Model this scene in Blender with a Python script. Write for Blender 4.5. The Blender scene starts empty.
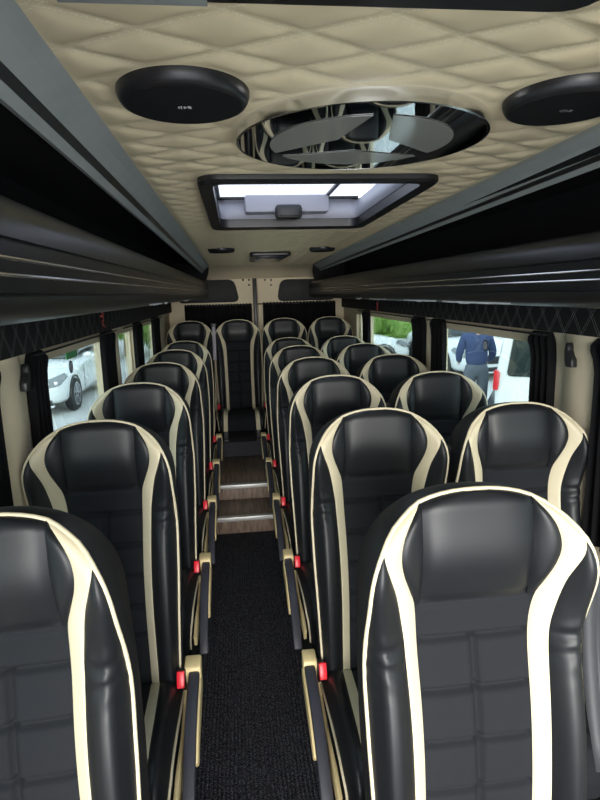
import bpy, bmesh, math, random
from mathutils import Vector, Matrix
random.seed(7)
scene = bpy.context.scene
col = scene.collection
H = 1.72            # eye height above the sunken aisle floor; world z = Z + H
PI = math.pi

# ------------------------------------------------------------------ materials
def mat(name, color, rough=0.5, metal=0.0, spec=0.5, bump=None, vary=None, coat=0.0, sheen=0.0, detail=3.0):
    m = bpy.data.materials.new(name); m.use_nodes = True
    nt = m.node_tree; b = nt.nodes['Principled BSDF']
    b.inputs['Base Color'].default_value = (*color, 1)
    b.inputs['Roughness'].default_value = rough
    b.inputs['Metallic'].default_value = metal
    b.inputs['Specular IOR Level'].default_value = spec
    b.inputs['Coat Weight'].default_value = coat
    b.inputs['Sheen Weight'].default_value = sheen
    tc = None
    if bump or vary:
        tc = nt.nodes.new('ShaderNodeTexCoord')
    if bump:
        sc, st, di = bump
        n = nt.nodes.new('ShaderNodeTexNoise'); n.inputs['Scale'].default_value = sc; n.inputs['Detail'].default_value = detail
        nt.links.new(tc.outputs['Object'], n.inputs['Vector'])
        bp = nt.nodes.new('ShaderNodeBump'); bp.inputs['Strength'].default_value = st; bp.inputs['Distance'].default_value = di
        nt.links.new(n.outputs['Fac'], bp.inputs['Height']); nt.links.new(bp.outputs['Normal'], b.inputs['Normal'])
    if vary:
        sc, c2 = vary
        n = nt.nodes.new('ShaderNodeTexNoise'); n.inputs['Scale'].default_value = sc; n.inputs['Detail'].default_value = 4
        nt.links.new(tc.outputs['Object'], n.inputs['Vector'])
        mx = nt.nodes.new('ShaderNodeMix'); mx.data_type = 'RGBA'
        mx.inputs[6].default_value = (*color, 1); mx.inputs[7].default_value = (*c2, 1)
        nt.links.new(n.outputs['Fac'], mx.inputs[0]); nt.links.new(mx.outputs[2], b.inputs['Base Color'])
    return m

def nd(nt, t, **kw):
    n = nt.nodes.new(t)
    for k, v in kw.items(): setattr(n, k, v)
    return n
def mth(nt, op, a, b=None, c=None):
    n = nt.nodes.new('ShaderNodeMath'); n.operation = op
    for i, v in enumerate((a, b, c)):
        if v is None: continue
        if isinstance(v, (int, float)): n.inputs[i].default_value = v
        else: nt.links.new(v, n.inputs[i])
    return n.outputs[0]

M = {}
M['leather'] = mat('black leather', (0.0085, 0.0098, 0.012), 0.44, spec=0.36, bump=(420, 0.12, 0.001))
M['fabric'] = mat('black woven fabric', (0.007, 0.0078, 0.0095), 0.85, spec=0.2, bump=(900, 0.35, 0.001), vary=(700, (0.017, 0.019, 0.023)))
M['cream'] = mat('cream leather', (0.64, 0.57, 0.40), 0.45, spec=0.4, bump=(420, 0.08, 0.001))
M['cream_plastic'] = mat('cream plastic', (0.72, 0.58, 0.30), 0.42)
M['shell'] = mat('black seat shell', (0.012, 0.013, 0.016), 0.5, bump=(300, 0.1, 0.001))
M['arm_pad'] = mat('black armrest rubber', (0.035, 0.036, 0.048), 0.5, bump=(500, 0.1, 0.001))
M['black_plastic'] = mat('black plastic', (0.012, 0.012, 0.014), 0.38)
M['black_soft'] = mat('black curtain cloth', (0.008, 0.008, 0.009), 0.95, spec=0.15, bump=(600, 0.3, 0.001))
M['red'] = mat('red button plastic', (0.75, 0.015, 0.03), 0.35)
M['steel'] = mat('brushed steel', (0.55, 0.56, 0.58), 0.35, metal=1.0)
M['nosing'] = mat('aluminium nosing', (0.72, 0.72, 0.70), 0.45, metal=0.6)
M['dark_steel'] = mat('black painted steel', (0.02, 0.02, 0.022), 0.5)
M['wall'] = mat('cream vinyl wall lining', (0.72, 0.63, 0.46), 0.6, spec=0.3, bump=(250, 0.08, 0.001), vary=(3, (0.68, 0.58, 0.41)))
M['grey_trim'] = mat('grey cloth trim', (0.37, 0.395, 0.39), 0.8, bump=(500, 0.15, 0.001), vary=(14, (0.29, 0.315, 0.31)))
M['rack'] = mat('satin black rack moulding', (0.009, 0.0095, 0.0105), 0.33, spec=0.5, bump=(300, 0.05, 0.001))
M['rack_carpet'] = mat('black rack carpet', (0.010, 0.010, 0.011), 1.0, spec=0.1, bump=(500, 0.4, 0.002), vary=(250, (0.022, 0.022, 0.024)))
M['chrome'] = mat('chrome strip', (0.85, 0.86, 0.88), 0.18, metal=1.0)
M['mirror'] = mat('mirror disc', (0.82, 0.84, 0.86), 0.02, metal=1.0)
M['frost'] = mat('frosted mirror', (0.50, 0.50, 0.46), 0.10, metal=1.0)
_nt = M['frost'].node_tree; _d = _nt.nodes.new('ShaderNodeBsdfDiffuse'); _d.inputs[0].default_value = (.42, .42, .39, 1)
_m = _nt.nodes.new('ShaderNodeMixShader'); _m.inputs[0].default_value = .55
_nt.links.new(_nt.nodes['Principled BSDF'].outputs[0], _m.inputs[1]); _nt.links.new(_d.outputs[0], _m.inputs[2]); _nt.links.new(_m.outputs[0], _nt.nodes['Material Output'].inputs['Surface'])
M['hatch_grey'] = mat('light grey hatch plastic', (0.36, 0.36, 0.42), 0.5)
M['white_plastic'] = mat('white plastic', (0.75, 0.76, 0.80), 0.5)
M['film'] = mat('loose clear film edge', (0.72, 0.73, 0.74), 0.35)
M['ribbon'] = mat('red ribbon', (0.45, 0.06, 0.06), 0.6)
M['webbing'] = mat('grey belt webbing', (0.032, 0.034, 0.038), 0.6, bump=(800, 0.2, 0.001))
M['webbing_light'] = mat('pale belt webbing', (0.42, 0.40, 0.45), 0.6)
M['screen'] = mat('blue black panel', (0.02, 0.03, 0.06), 0.2)
# outside
M['car_white'] = mat('white car paint', (0.78, 0.80, 0.80), 0.25, coat=0.6)
M['car_glass'] = mat('dark car glass', (0.02, 0.03, 0.03), 0.05, spec=0.6)
M['tyre'] = mat('tyre rubber', (0.02, 0.02, 0.02), 0.8)
M['alloy'] = mat('alloy wheel', (0.5, 0.5, 0.52), 0.3, metal=0.9)
M['lamp_glass'] = mat('headlamp glass', (0.25, 0.27, 0.28), 0.1, spec=0.8)
M['tail_red'] = mat('red tail lamp', (0.6, 0.02, 0.03), 0.2)
M['pave'] = mat('grey paving', (0.62, 0.61, 0.58), 0.9, bump=(30, 0.3, 0.01), vary=(6, (0.52, 0.51, 0.49)))
M['leaf'] = mat('green leaves', (0.10, 0.22, 0.035), 0.7, vary=(8, (0.22, 0.36, 0.07)))
M['bark'] = mat('bark', (0.12, 0.08, 0.05), 0.9)
M['boundary'] = mat('pale rendered wall', (0.62, 0.62, 0.58), 0.9, vary=(5, (0.52, 0.52, 0.49)))
M['jacket'] = mat('dark blue jacket', (0.045, 0.07, 0.16), 0.8, bump=(40, 0.4, 0.01))
M['trousers'] = mat('grey trousers', (0.13, 0.15, 0.18), 0.85)
M['skin'] = mat('skin', (0.55, 0.35, 0.25), 0.6)
M['hair'] = mat('dark hair', (0.03, 0.022, 0.018), 0.7)
M['shoe'] = mat('black shoe', (0.02, 0.02, 0.02), 0.6)
M['sticker_green'] = mat('green sticker', (0.10, 0.42, 0.16), 0.5)
M['sticker_dark'] = mat('dark blue sticker', (0.02, 0.03, 0.07), 0.4)
M['sticker_white'] = mat('white sticker', (0.7, 0.75, 0.8), 0.4)

def m_glass(name, tint, refl=0.08):
    m = bpy.data.materials.new(name); m.use_nodes = True; nt = m.node_tree
    nt.nodes.remove(nt.nodes['Principled BSDF'])
    out = nt.nodes['Material Output']
    t = nd(nt, 'ShaderNodeBsdfTransparent'); t.inputs[0].default_value = (*tint, 1)
    g = nd(nt, 'ShaderNodeBsdfGlossy'); g.inputs['Roughness'].default_value = 0.02
    fr = nd(nt, 'ShaderNodeLayerWeight'); fr.inputs[0].default_value = 0.5
    fac = mth(nt, 'MULTIPLY_ADD', mth(nt, 'POWER', fr.outputs[1], 5.0), 0.8, 0.03)
    mx = nd(nt, 'ShaderNodeMixShader')
    nt.links.new(fac, mx.inputs[0]); nt.links.new(t.outputs[0], mx.inputs[1]); nt.links.new(g.outputs[0], mx.inputs[2])
    nt.links.new(mx.outputs[0], out.inputs['Surface'])
    return m
M['glass'] = m_glass('tinted side glass', (0.53, 0.59, 0.58))
def m_opal():
    m = bpy.data.materials.new('opal hatch glass'); m.use_nodes = True; nt = m.node_tree
    nt.nodes.remove(nt.nodes['Principled BSDF']); out = nt.nodes['Material Output']
    t = nd(nt, 'ShaderNodeBsdfTransparent'); t.inputs[0].default_value = (0.16, 0.165, 0.17, 1)
    d = nd(nt, 'ShaderNodeBsdfTranslucent'); d.inputs[0].default_value = (0.30, 0.31, 0.325, 1)
    tc = nd(nt, 'ShaderNodeTexCoord'); w = nd(nt, 'ShaderNodeTexWave'); w.inputs['Scale'].default_value = 14; w.inputs['Distortion'].default_value = 1.5
    nt.links.new(tc.outputs['Object'], w.inputs['Vector'])
    r = nd(nt, 'ShaderNodeMapRange'); r.inputs['To Min'].default_value = 0.55; r.inputs['To Max'].default_value = 0.75
    nt.links.new(w.outputs['Fac'], r.inputs['Value'])
    mx = nd(nt, 'ShaderNodeMixShader'); nt.links.new(r.outputs[0], mx.inputs[0])
    nt.links.new(t.outputs[0], mx.inputs[1]); nt.links.new(d.outputs[0], mx.inputs[2]); nt.links.new(mx.outputs[0], out.inputs['Surface'])
    return m
M['opal'] = m_opal()

def m_carpet():
    m = mat('black ribbed carpet', (0.006, 0.006, 0.007), 1.0, spec=0.1); nt = m.node_tree; b = nt.nodes['Principled BSDF']
    tc = nd(nt, 'ShaderNodeTexCoord')
    n = nd(nt, 'ShaderNodeTexNoise'); n.inputs['Scale'].default_value = 240; n.inputs['Detail'].default_value = 3
    nt.links.new(tc.outputs['Object'], n.inputs['Vector'])
    cr = nd(nt, 'ShaderNodeValToRGB'); cr.color_ramp.elements[0].position = 0.46; cr.color_ramp.elements[0].color = (0.009, 0.009, 0.011, 1)
    cr.color_ramp.elements[1].position = 0.72; cr.color_ramp.elements[1].color = (0.20, 0.20, 0.23, 1)
    nt.links.new(n.outputs['Fac'], cr.inputs[0]); nt.links.new(cr.outputs[0], b.inputs['Base Color'])
    bp = nd(nt, 'ShaderNodeBump'); bp.inputs['Strength'].default_value = 0.6; bp.inputs['Distance'].default_value = 0.003
    nt.links.new(n.outputs['Fac'], bp.inputs['Height']); nt.links.new(bp.outputs[0], b.inputs['Normal'])
    return m
M['carpet'] = m_carpet()
def m_wood():
    m = mat('brown plank vinyl', (0.1, 0.06, 0.04), 0.45); nt = m.node_tree; b = nt.nodes['Principled BSDF']
    tc = nd(nt, 'ShaderNodeTexCoord'); mp = nd(nt, 'ShaderNodeMapping'); mp.inputs['Scale'].default_value = (14, 1.2, 3)
    nt.links.new(tc.outputs['Object'], mp.inputs[0])
    n = nd(nt, 'ShaderNodeTexNoise'); n.inputs['Scale'].default_value = 3; n.inputs['Detail'].default_value = 6
    nt.links.new(mp.outputs[0], n.inputs['Vector'])
    cr = nd(nt, 'ShaderNodeValToRGB'); cr.color_ramp.elements[0].position = 0.3; cr.color_ramp.elements[0].color = (0.105, 0.07, 0.05, 1)
    cr.color_ramp.elements[1].position = 0.7; cr.color_ramp.elements[1].color = (0.29, 0.21, 0.155, 1)
    nt.links.new(n.outputs['Fac'], cr.inputs[0]); nt.links.new(cr.outputs[0], b.inputs['Base Color'])
    return m
M['wood'] = m_wood()

def m_stitched(name, base, stitch, ua, ub, pa, pb, axis, half, off, rough, dash=True, bump=(300, 0.1, 0.001)):
    """double rows of stitches on diamond lines: a=u/ua+v/ub, b=u/ua-v/ub; pa,pb = phases"""
    m = mat(name, base, rough, spec=0.35); nt = m.node_tree; b = nt.nodes['Principled BSDF']
    tc = nd(nt, 'ShaderNodeTexCoord'); sp = nd(nt, 'ShaderNodeSeparateXYZ'); nt.links.new(tc.outputs['Object'], sp.inputs[0])
    u = sp.outputs[axis[0]]; v = sp.outputs[axis[1]]
    su = mth(nt, 'DIVIDE', u, ua); sv = mth(nt, 'DIVIDE', v, ub)
    g = math.hypot(1/ua, 1/ub)
    A = mth(nt, 'ADD', mth(nt, 'ADD', su, sv), pa + 100.0); B = mth(nt, 'ADD', mth(nt, 'SUBTRACT', su, sv), pb + 100.0)
    masks = []
    for P, Q in ((A, B), (B, A)):
        fr = mth(nt, 'DIVIDE', mth(nt, 'ABSOLUTE', mth(nt, 'SUBTRACT', mth(nt, 'FRACT', mth(nt, 'ADD', P, 0.5)), 0.5)), g)
        ln = mth(nt, 'LESS_THAN', mth(nt, 'ABSOLUTE', mth(nt, 'SUBTRACT', fr, off)), half)
        if dash:
            ln = mth(nt, 'MULTIPLY', ln, mth(nt, 'GREATER_THAN', mth(nt, 'FRACT', mth(nt, 'MULTIPLY', Q, 20.0)), 0.3))
        masks.append(ln)
    mk = mth(nt, 'MAXIMUM', masks[0], masks[1])
    mx = nd(nt, 'ShaderNodeMix', data_type='RGBA'); mx.inputs[6].default_value = (*base, 1); mx.inputs[7].default_value = (*stitch, 1)
    nt.links.new(mk, mx.inputs[0]); nt.links.new(mx.outputs[2], b.inputs['Base Color'])
    n = nd(nt, 'ShaderNodeTexNoise'); n.inputs['Scale'].default_value = bump[0]; nt.links.new(tc.outputs['Object'], n.inputs['Vector'])
    hh = mth(nt, 'ADD', mth(nt, 'MULTIPLY', mk, 1.2), mth(nt, 'MULTIPLY', n.outputs['Fac'], bump[1]))
    bp = nd(nt, 'ShaderNodeBump'); bp.inputs['Strength'].default_value = 0.6; bp.inputs['Distance'].default_value = 0.0012
    nt.links.new(hh, bp.inputs['Height']); nt.links.new(bp.outputs[0], b.inputs['Normal'])
    return m
CU, CV = 0.216, 0.115
CPA, CPB = -6.52, 6.52
M['ceiling'] = m_stitched('quilted cream leather', (0.80, 0.68, 0.455), (0.90, 0.80, 0.58), CU, CV, CPA, CPB, (0, 1), 0.0011, 0.0058, 0.5)
M['pelmet'] = m_stitched('quilted black pelmet', (0.007, 0.007, 0.008), (0.22, 0.22, 0.23), 0.095, 0.13, 0, 0, (1, 2), 0.0007, 0.0045, 0.7, dash=False)
M['pad'] = m_stitched('quilted black pad', (0.012, 0.012, 0.013), (0.03, 0.03, 0.03), 0.11, 0.13, 0, 0, (0, 2), 0.0008, 0.004, 0.6, dash=False)

# ------------------------------------------------------------------ helpers
def link(o, parent=None):
    col.objects.link(o)
    if parent is not None: o.parent = parent
    return o
def mesh(name, verts, faces, m, parent=None, smooth=True, subsurf=0, solid=0.0, bevel=0.0, autosm=None):
    me = bpy.data.meshes.new(name); me.from_pydata([tuple(v) for v in verts], [], [tuple(f) for f in faces]); me.update()
    me.materials.append(m)
    o = bpy.data.objects.new(name, me); link(o, parent)
    if smooth:
        for p in me.polygons: p.use_smooth = True
    if solid:
        md = o.modifiers.new('s', 'SOLIDIFY'); md.thickness = solid; md.offset = 0
    if bevel:
        md = o.modifiers.new('b', 'BEVEL'); md.width = bevel; md.segments = 3; md.limit_method = 'ANGLE'; md.angle_limit = 0.6
    if subsurf:
        md = o.modifiers.new('u', 'SUBSURF'); md.levels = subsurf; md.render_levels = subsurf
    return o
def from_bm(name, bm, m, parent=None, smooth=False):
    bmesh.ops.recalc_face_normals(bm, faces=bm.faces)
    me = bpy.data.meshes.new(name); bm.to_mesh(me); bm.free(); me.materials.append(m)
    o = bpy.data.objects.new(name, me); link(o, parent)
    if smooth:
        for p in me.polygons: p.use_smooth = True
        for e in me.edges: pass
        try:
            me.set_sharp_from_angle(angle=math.radians(38))
        except Exception: pass
    return o
def bm_box(bm, x0, x1, y0, y1, z0, z1, bev=0.0, seg=2):
    vs = [bm.verts.new(p) for p in ((x0,y0,z0),(x1,y0,z0),(x1,y1,z0),(x0,y1,z0),(x0,y0,z1),(x1,y0,z1),(x1,y1,z1),(x0,y1,z1))]
    fs = [bm.faces.new([vs[i] for i in f]) for f in ((0,3,2,1),(4,5,6,7),(0,1,5,4),(1,2,6,5),(2,3,7,6),(3,0,4,7))]
    if bev > 0:
        es = list({e for f in fs for e in f.edges})
        bmesh.ops.bevel(bm, geom=es, offset=bev, segments=seg, affect='EDGES', profile=0.5)
def box(name, x0, x1, y0, y1, z0, z1, m, parent=None, bev=0.003):
    bm = bmesh.new(); bm_box(bm, x0, x1, y0, y1, z0, z1, bev)
    return from_bm(name, bm, m, parent, smooth=bev > 0)
def prism(name, poly, a0, a1, axis, m, parent=None, bev=0.0, smooth=False):
    """poly of (p,q) extruded along axis: 'x' (p=y,q=z), 'y' (p=x,q=z), 'z' (p=x,q=y)"""
    def P(p, q, a): return {'x': (a, p, q), 'y': (p, a, q), 'z': (p, q, a)}[axis]
    bm = bmesh.new()
    A = [bm.verts.new(P(p, q, a0)) for p, q in poly]; B = [bm.verts.new(P(p, q, a1)) for p, q in poly]
    n = len(poly); bm.faces.new(A); bm.faces.new(B[::-1])
    for i in range(n): bm.faces.new((A[i], A[(i+1) % n], B[(i+1) % n], B[i]))
    bmesh.ops.recalc_face_normals(bm, faces=bm.faces)
    if bev:
        es = [e for e in bm.edges if abs(e.calc_face_angle(0)) > 0.5]
        bmesh.ops.bevel(bm, geom=es, offset=bev, segments=2, affect='EDGES', profile=0.5)
    return from_bm(name, bm, m, parent, smooth=smooth or bev > 0)
def tube(name, pts, r, m, parent=None, n=8, closed=False, rfun=None):
    pts = [Vector(p) for p in pts]; verts = []; faces = []
    N = len(pts); up = None
    for i, p in enumerate(pts):
        if closed: t = pts[(i+1) % N] - pts[i-1]
        else: t = pts[min(i+1, N-1)] - pts[max(i-1, 0)]
        t.normalize()
        if up is None:
            up = Vector((0, 0, 1)) if abs(t.z) < 0.9 else Vector((0, 1, 0))
        a = t.cross(up)
        if a.length < 1e-6: a = t.cross(Vector((1, 0, 0)))
        a.normalize(); b = a.cross(t).normalized(); up = b
        rr = rfun(i/(N-1)) if rfun else r
        for k in range(n):
            an = 2*PI*k/n; verts.append(p + (a*math.cos(an) + b*math.sin(an))*rr)
    for i in range(N if closed else N-1):
        j = (i+1) % N
        for k in range(n):
            k2 = (k+1) % n; faces.append((i*n+k, i*n+k2, j*n+k2, j*n+k))
    if not closed:
        faces.append(tuple(range(n))[::-1]); faces.append(tuple((N-1)*n+k for k in range(n)))
    return mesh(name, verts, faces, m, parent)
def lathe(name, prof, m, parent=None, n=48, centre=(0,0,0), axis='z'):
    verts, faces = [], []
    for r, h in prof:
        for k in range(n):
            a = 2*PI*k/n; c, s = r*math.cos(a), r*math.sin(a)
            p = {'z': (c, s, h), 'x': (h, c, s), 'y': (c, h, s)}[axis]
            verts.append((p[0]+centre[0], p[1]+centre[1], p[2]+centre[2]))
    for i in range(len(prof)-1):
        for k in range(n):
            k2 = (k+1) % n; faces.append((i*n+k, i*n+k2, (i+1)*n+k2, (i+1)*n+k))
    faces.append(tuple(range(n))[::-1]); faces.append(tuple((len(prof)-1)*n+k for k in range(n)))
    bm = bmesh.new(); vs = [bm.verts.new(v) for v in verts]
    for f in faces: bm.faces.new([vs[i] for i in f])
    return from_bm(name, bm, m, parent, smooth=True)
def tag(o, label, cat, group=None):
    o['label'] = label; o['category'] = cat
    if group: o['group'] = group
    return o
def struct(o, label=None):
    o['kind'] = 'structure'
    if label: o['label'] = label
    return o
def thing(name, label, cat, loc=(0,0,0), group=None, rz=0.0):
    o = bpy.data.objects.new(name, None); o.empty_display_size = 0.1; o.location = loc; o.rotation_euler = (0,0,rz); link(o)
    return tag(o, label, cat, group)
def copy_tree(o, parent=None):
    c = o.copy(); col.objects.link(c)
    if parent is not None: c.parent = parent
    for ch in list(o.children): copy_tree(ch, c)
    return c
def sstep(a, b, x):
    t = max(0.0, min(1.0, (x-a)/(b-a))); return t*t*(3-2*t)
def interp(tab, x):
    if x <= tab[0][0]: return tab[0][1]
    for (a, va), (b, vb) in zip(tab, tab[1:]):
        if x <= b: return va + (vb-va)*(x-a)/(b-a)
    return tab[-1][1]
def sinterp(tab, x):
    # smooth (catmull) interpolation
    n = len(tab)
    if x <= tab[0][0]: return tab[0][1]
    if x >= tab[-1][0]: return tab[-1][1]
    for i in range(n-1):
        if x <= tab[i+1][0]: break
    x0, y0 = tab[i]; x1, y1 = tab[i+1]
    m0 = (y1 - tab[i-1][1])/(x1 - tab[i-1][0]) if i > 0 else (y1-y0)/(x1-x0)
    m1 = (tab[i+2][1]-y0)/(tab[i+2][0]-x0) if i+2 < n else (y1-y0)/(x1-x0)
    h = x1-x0; t = (x-x0)/h
    return (2*t**3-3*t*t+1)*y0 + (t**3-2*t*t+t)*h*m0 + (-2*t**3+3*t*t)*y1 + (t**3-t*t)*h*m1

# ------------------------------------------------------------------ seats
FLOORB = 0.258                 # height of the seat plinths / rear floor
TOP = 1.340 - FLOORB           # top of the backrest above the plinth
DB = 0.885                     # backrest length
def Wd(d):                     # half width of the backrest at depth d under the top
    if d <= 0: return 0.0
    if d < 0.19:
        w = 0.219*(1-(1-d/0.19)**2.3)**(1/2.3)
    else: w = 0.219
    return w + interp(((0.19, 0), (0.36, .004), (0.5, .002), (0.83, -.012)), d)
A_TAB = ((.0, .104), (.02, .114), (.045, .135), (.075, .151), (.11, .157), (.145, .151), (.185, .136), (.222, .123), (.30, .116), (.52, .112), (.885, .112))
B_TAB = ((.086, .196), (.11, .192), (.14, .182), (.18, .168), (.237, .156), (.30, .147), (.52, .140), (.885, .140))
def Ad(d): return min(sinterp(A_TAB, d), Wd(d))
def Bd(d): return Wd(d) if d < 0.088 else min(Wd(d), sinterp(B_TAB, d))
def yface(ax, d, edge=False):
    y = -0.070*d
    y -= 0.012*math.exp(-((d-0.12)/0.07)**2) * (1-sstep(.09, .15, ax))
    y -= 0.012*math.exp(-((d-0.62)/0.16)**2)
    y += 0.028*math.exp(-((d-0.29)/0.12)**2)
    w = Wd(d)
    hl = 0.052*sstep(.105, .178, ax) - 0.035*sstep(.188, .225, ax)
    hh = 0.026*sstep(.105, .165, ax) + 0.042*sstep(.15, .222, ax)*sstep(.0, .09, d)
    k = sstep(.14, .40, d)
    y -= hl*k + hh*(1-k)
    e = max(0.0, w-ax); ed = 0.0 if edge else e*d/max(1e-6, math.hypot(e, d))
    if ed < .026: y += .015*(1-ed/.026)**2
    return y
GROOVES = (.305, .405, .505, .605, .705)
def grid_part(name, ds, inner, outer, ncol, m, parent, s=1, extra=None):
    verts, faces = [], []
    for d in ds:
        a, b = inner(d), outer(d)
        for i in range(ncol+1):
            t = i/ncol; x = a+(b-a)*t
            y = yface(abs(x), d)
            if extra: y -= extra(x, d, t)
            verts.append((s*x, y, TOP-d))
    for r in range(len(ds)-1):
        for i in range(ncol):
            q = (r*(ncol+1)+i, r*(ncol+1)+i+1, (r+1)*(ncol+1)+i+1, (r+1)*(ncol+1)+i)
            faces.append(q[::-1] if s > 0 else q)
    return mesh(name, verts, faces, m, parent)
def frange(a, b, st):
    n = max(1, round((b-a)/st)); return [a+(b-a)*i/n for i in range(n+1)]
def puff(h, p=0.5):
    return lambda x, d, t: h*(max(0.0, math.sin(PI*t))**p)
def ease(ds0, ds1, h):
    return h

def make_seat(name, arm):
    """arm: +1 / -1 = side of the aisle armrest, 0 = none"""
    root = bpy.data.objects.new(name, None); root.empty_display_size = 0.1; link(root)
    # --- backrest face
    ds = [0.0006, .003, .007, .012] + frange(.018, .222, .008)
    def ex_head(x, d, t):
        return 0.010*(max(0, 1-(2*t-1)**6))*min(1, (max(0, .225-d)/.02))**.5 - 0.004*math.exp(-((d-.215)/.008)**2)
    grid_part('head_panel', ds, lambda d: -min(.110, Wd(d)), lambda d: min(.110, Wd(d)), 24, M['leather'], root, 1, ex_head)
    dsw = frange(.016, .224, .008)
    for s in (-1, 1):
        def ex_w(x, d, t): return 0.011*max(0, math.sin(PI*t))**.7*min(1, max(0, d-.014)/.03)*min(1, max(0, .226-d)/.05)
        grid_part('head_wing', dsw, lambda d: .110, lambda d: max(.1102, Ad(d)), 8, M['leather'], root, s, ex_w)
    def ex_back(x, d, t):
        v = 0.0; 
        gd = min(abs(d-g) for g in GROOVES)
        v -= .0125*math.exp(-(gd/.0068)**2)
        if d > .30: v -= .0125*math.exp(-((x-0.002)/.0070)**2)
        v -= .006*math.exp(-((d-.226)/.007)**2)
        return v*min(1, (1-abs(2*t-1))/.06) + .005*max(0, 1-(2*t-1)**8)
    dsb = frange(.2225, DB, .0035)
    grid_part('back_panel', dsb, lambda d: -Ad(d), lambda d: Ad(d), 46, M['fabric'], root, 1, ex_back)
    dband = [.0185, .022] + frange(.028, DB, .011)
    dbol = frange(.089, DB, .009)
    for s in (-1, 1):
        def ex_b(x, d, t): return .004*max(0, math.sin(PI*t))**.5*min(1, max(0, d-.018)/.03) + .001
        grid_part('accent_band', dband, lambda d: max(Ad(d), .1102) if d > .0185 else .1095, lambda d: max(Bd(d), max(Ad(d), .1102)+.0002), 8, M['cream'], root, s, ex_b)
        def ex_s(x, d, t):
            v = .007*max(0, math.sin(PI*t))**.6*min(1, max(0, d-.09)/.05)
            v -= .007*math.exp(-((d-.292)/.006)**2)*(1 if t > .1 else t*10)
            v -= .005*math.exp(-((d-.332+.02*t)/.005)**2)*max(0, 1-t*.8)
            v += .0022*math.sin(d*160+t*5)*math.exp(-((d-.31)/.05)**2)
            v -= .004*math.exp(-((t-.80)/.05)**2)*sstep(.3, .36, d)
            return v
        grid_part('side_bolster', dbol, lambda d: Bd(d), lambda d: Wd(d), 16, M['leather'], root, s, ex_s)
    # --- outline: piping and shell
    dl = [DB - (DB-.19)*i/14 for i in range(15)] + [.19*(1-i/16)**2.0 for i in range(1, 16)]
    outl = [(-Wd(d), d) for d in dl] + [(0.0, 0.0)] + [(Wd(d), d) for d in dl[::-1]]
    # resample by arc length
    P = [Vector((x, -d)) for x, d in outl]; L = [0]
    for a, b in zip(P, P[1:]): L.append(L[-1]+(b-a).length)
    out = []
    for i in range(91):
        s_ = L[-1]*i/90; j = max(k for k in range(len(L)) if L[k] <= s_+1e-9); j = min(j, len(P)-2)
        t = (s_-L[j])/max(1e-9, L[j+1]-L[j]); p = P[j].lerp(P[j+1], t); out.append((p.x, -p.y))
    pip = [(x*1.004, yface(abs(x), d, True)+.001, TOP-d+.001) for x, d in out]
    tube('piping', pip, .0046, M['cream'], root, 8)
    rings = []
    for (sx, up, dy) in ((1.0, 0.0, 0.0), (1.016, .0, .016), (1.022, -.003, .045), (1.005, -.010, .085), (.92, -.028, .108), (.5, -.16, .118)):
        ring = []
        for x, d in out:
            dd = d if d > .4 else d
            y = yface(abs(x), d, True)*(1 if dy < .05 else .0) + (-.070*d if dy >= .05 else 0)
            z = TOP - d + up*(1-sstep(.0, .5, d))
            if sx == .5: z = TOP - .14 - (d*.83)
            ring.append((x*sx, y+dy, z))
        rings.append(ring)
    n = len(out); verts = [v for r in rings for v in r]; faces = []
    for r in range(len(rings)-1):
        for i in range(n-1):
            faces.append((r*n+i, (r+1)*n+i, (r+1)*n+i+1, r*n+i+1))
    last = (len(rings)-1)*n
    for i in range(n//2):
        a, b = last+i, last+i+1; c, e = last+n-2-i, last+n-1-i
        if b < c: faces.append((a, e, c, b))
    faces.append(tuple(r*n for r in range(len(rings)))+tuple(r*n+n-1 for r in range(len(rings)-1, -1, -1)))
    mesh('back_shell', verts, faces, M['shell'], root)
    # --- cushion: path of (y, z) along the middle
    JZ = 0.467 - FLOORB
    path = [(y_+.062, z_) for y_, z_ in ((-.115, JZ-.012), (-.15, JZ), (-.22, JZ+.010), (-.30, JZ+.022), (-.38, JZ+.033), (-.46, JZ+.038), (-.52, JZ+.034), (-.56, JZ+.020), (-.585, JZ-.008), (-.592, JZ-.05), (-.585, JZ-.105))]
    dense = []
    for i in range(len(path)-1):
        for k in range(5):
            t = k/5; dense.append((path[i][0]+(path[i+1][0]-path[i][0])*t, path[i][1]+(path[i+1][1]-path[i][1])*t))
    dense.append(path[-1])
    Ls = [0]
    for a, b in zip(dense, dense[1:]): Ls.append(Ls[-1]+math.hypot(b[0]-a[0], b[1]-a[1]))
    def nrm(i):
        a = dense[max(0, i-2)]; b = dense[min(len(dense)-1, i+2)]
        ty, tz = b[0]-a[0], b[1]-a[1]; l = math.hypot(ty, tz); return (tz/l, -ty/l)
    def clift(ax):
        return .022*sstep(.11, .18, ax) - .045*sstep(.185, .222, ax)
    def cw(s_): return .218 - .010*sstep(.42, .6, s_)
    def c_in(s_): return interp(((0, .110), (.25, .122), (.6, .130)), s_)
    def c_out(s_): return c_in(s_) + interp(((0, .030), (.3, .034), (.6, .038)), s_)
    def cgrid(pname, f0, f1, nc, m, s, ex):
        verts, faces = [], []
        for i, (y, z) in enumerate(dense):
            ny, nz = nrm(i); s_ = Ls[i]
            a, b = f0(s_), f1(s_)
            for j in range(nc+1):
                t = j/nc; x = a+(b-a)*t; h = clift(abs(x))*(1-.4*sstep(.45, .6, s_)) + ex(x, s_, t)
                verts.append((s*x, y+ny*-h*-1 if False else y-abs(ny)*h*(1 if s_ > .3 else 0), z+nz*h))
        for r in range(len(dense)-1):
            for j in range(nc):
                q = (r*(nc+1)+j, r*(nc+1)+j+1, (r+1)*(nc+1)+j+1, (r+1)*(nc+1)+j)
                faces.append(q[::-1] if s > 0 else q)
        return mesh(pname, verts, faces, m, root)
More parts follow.
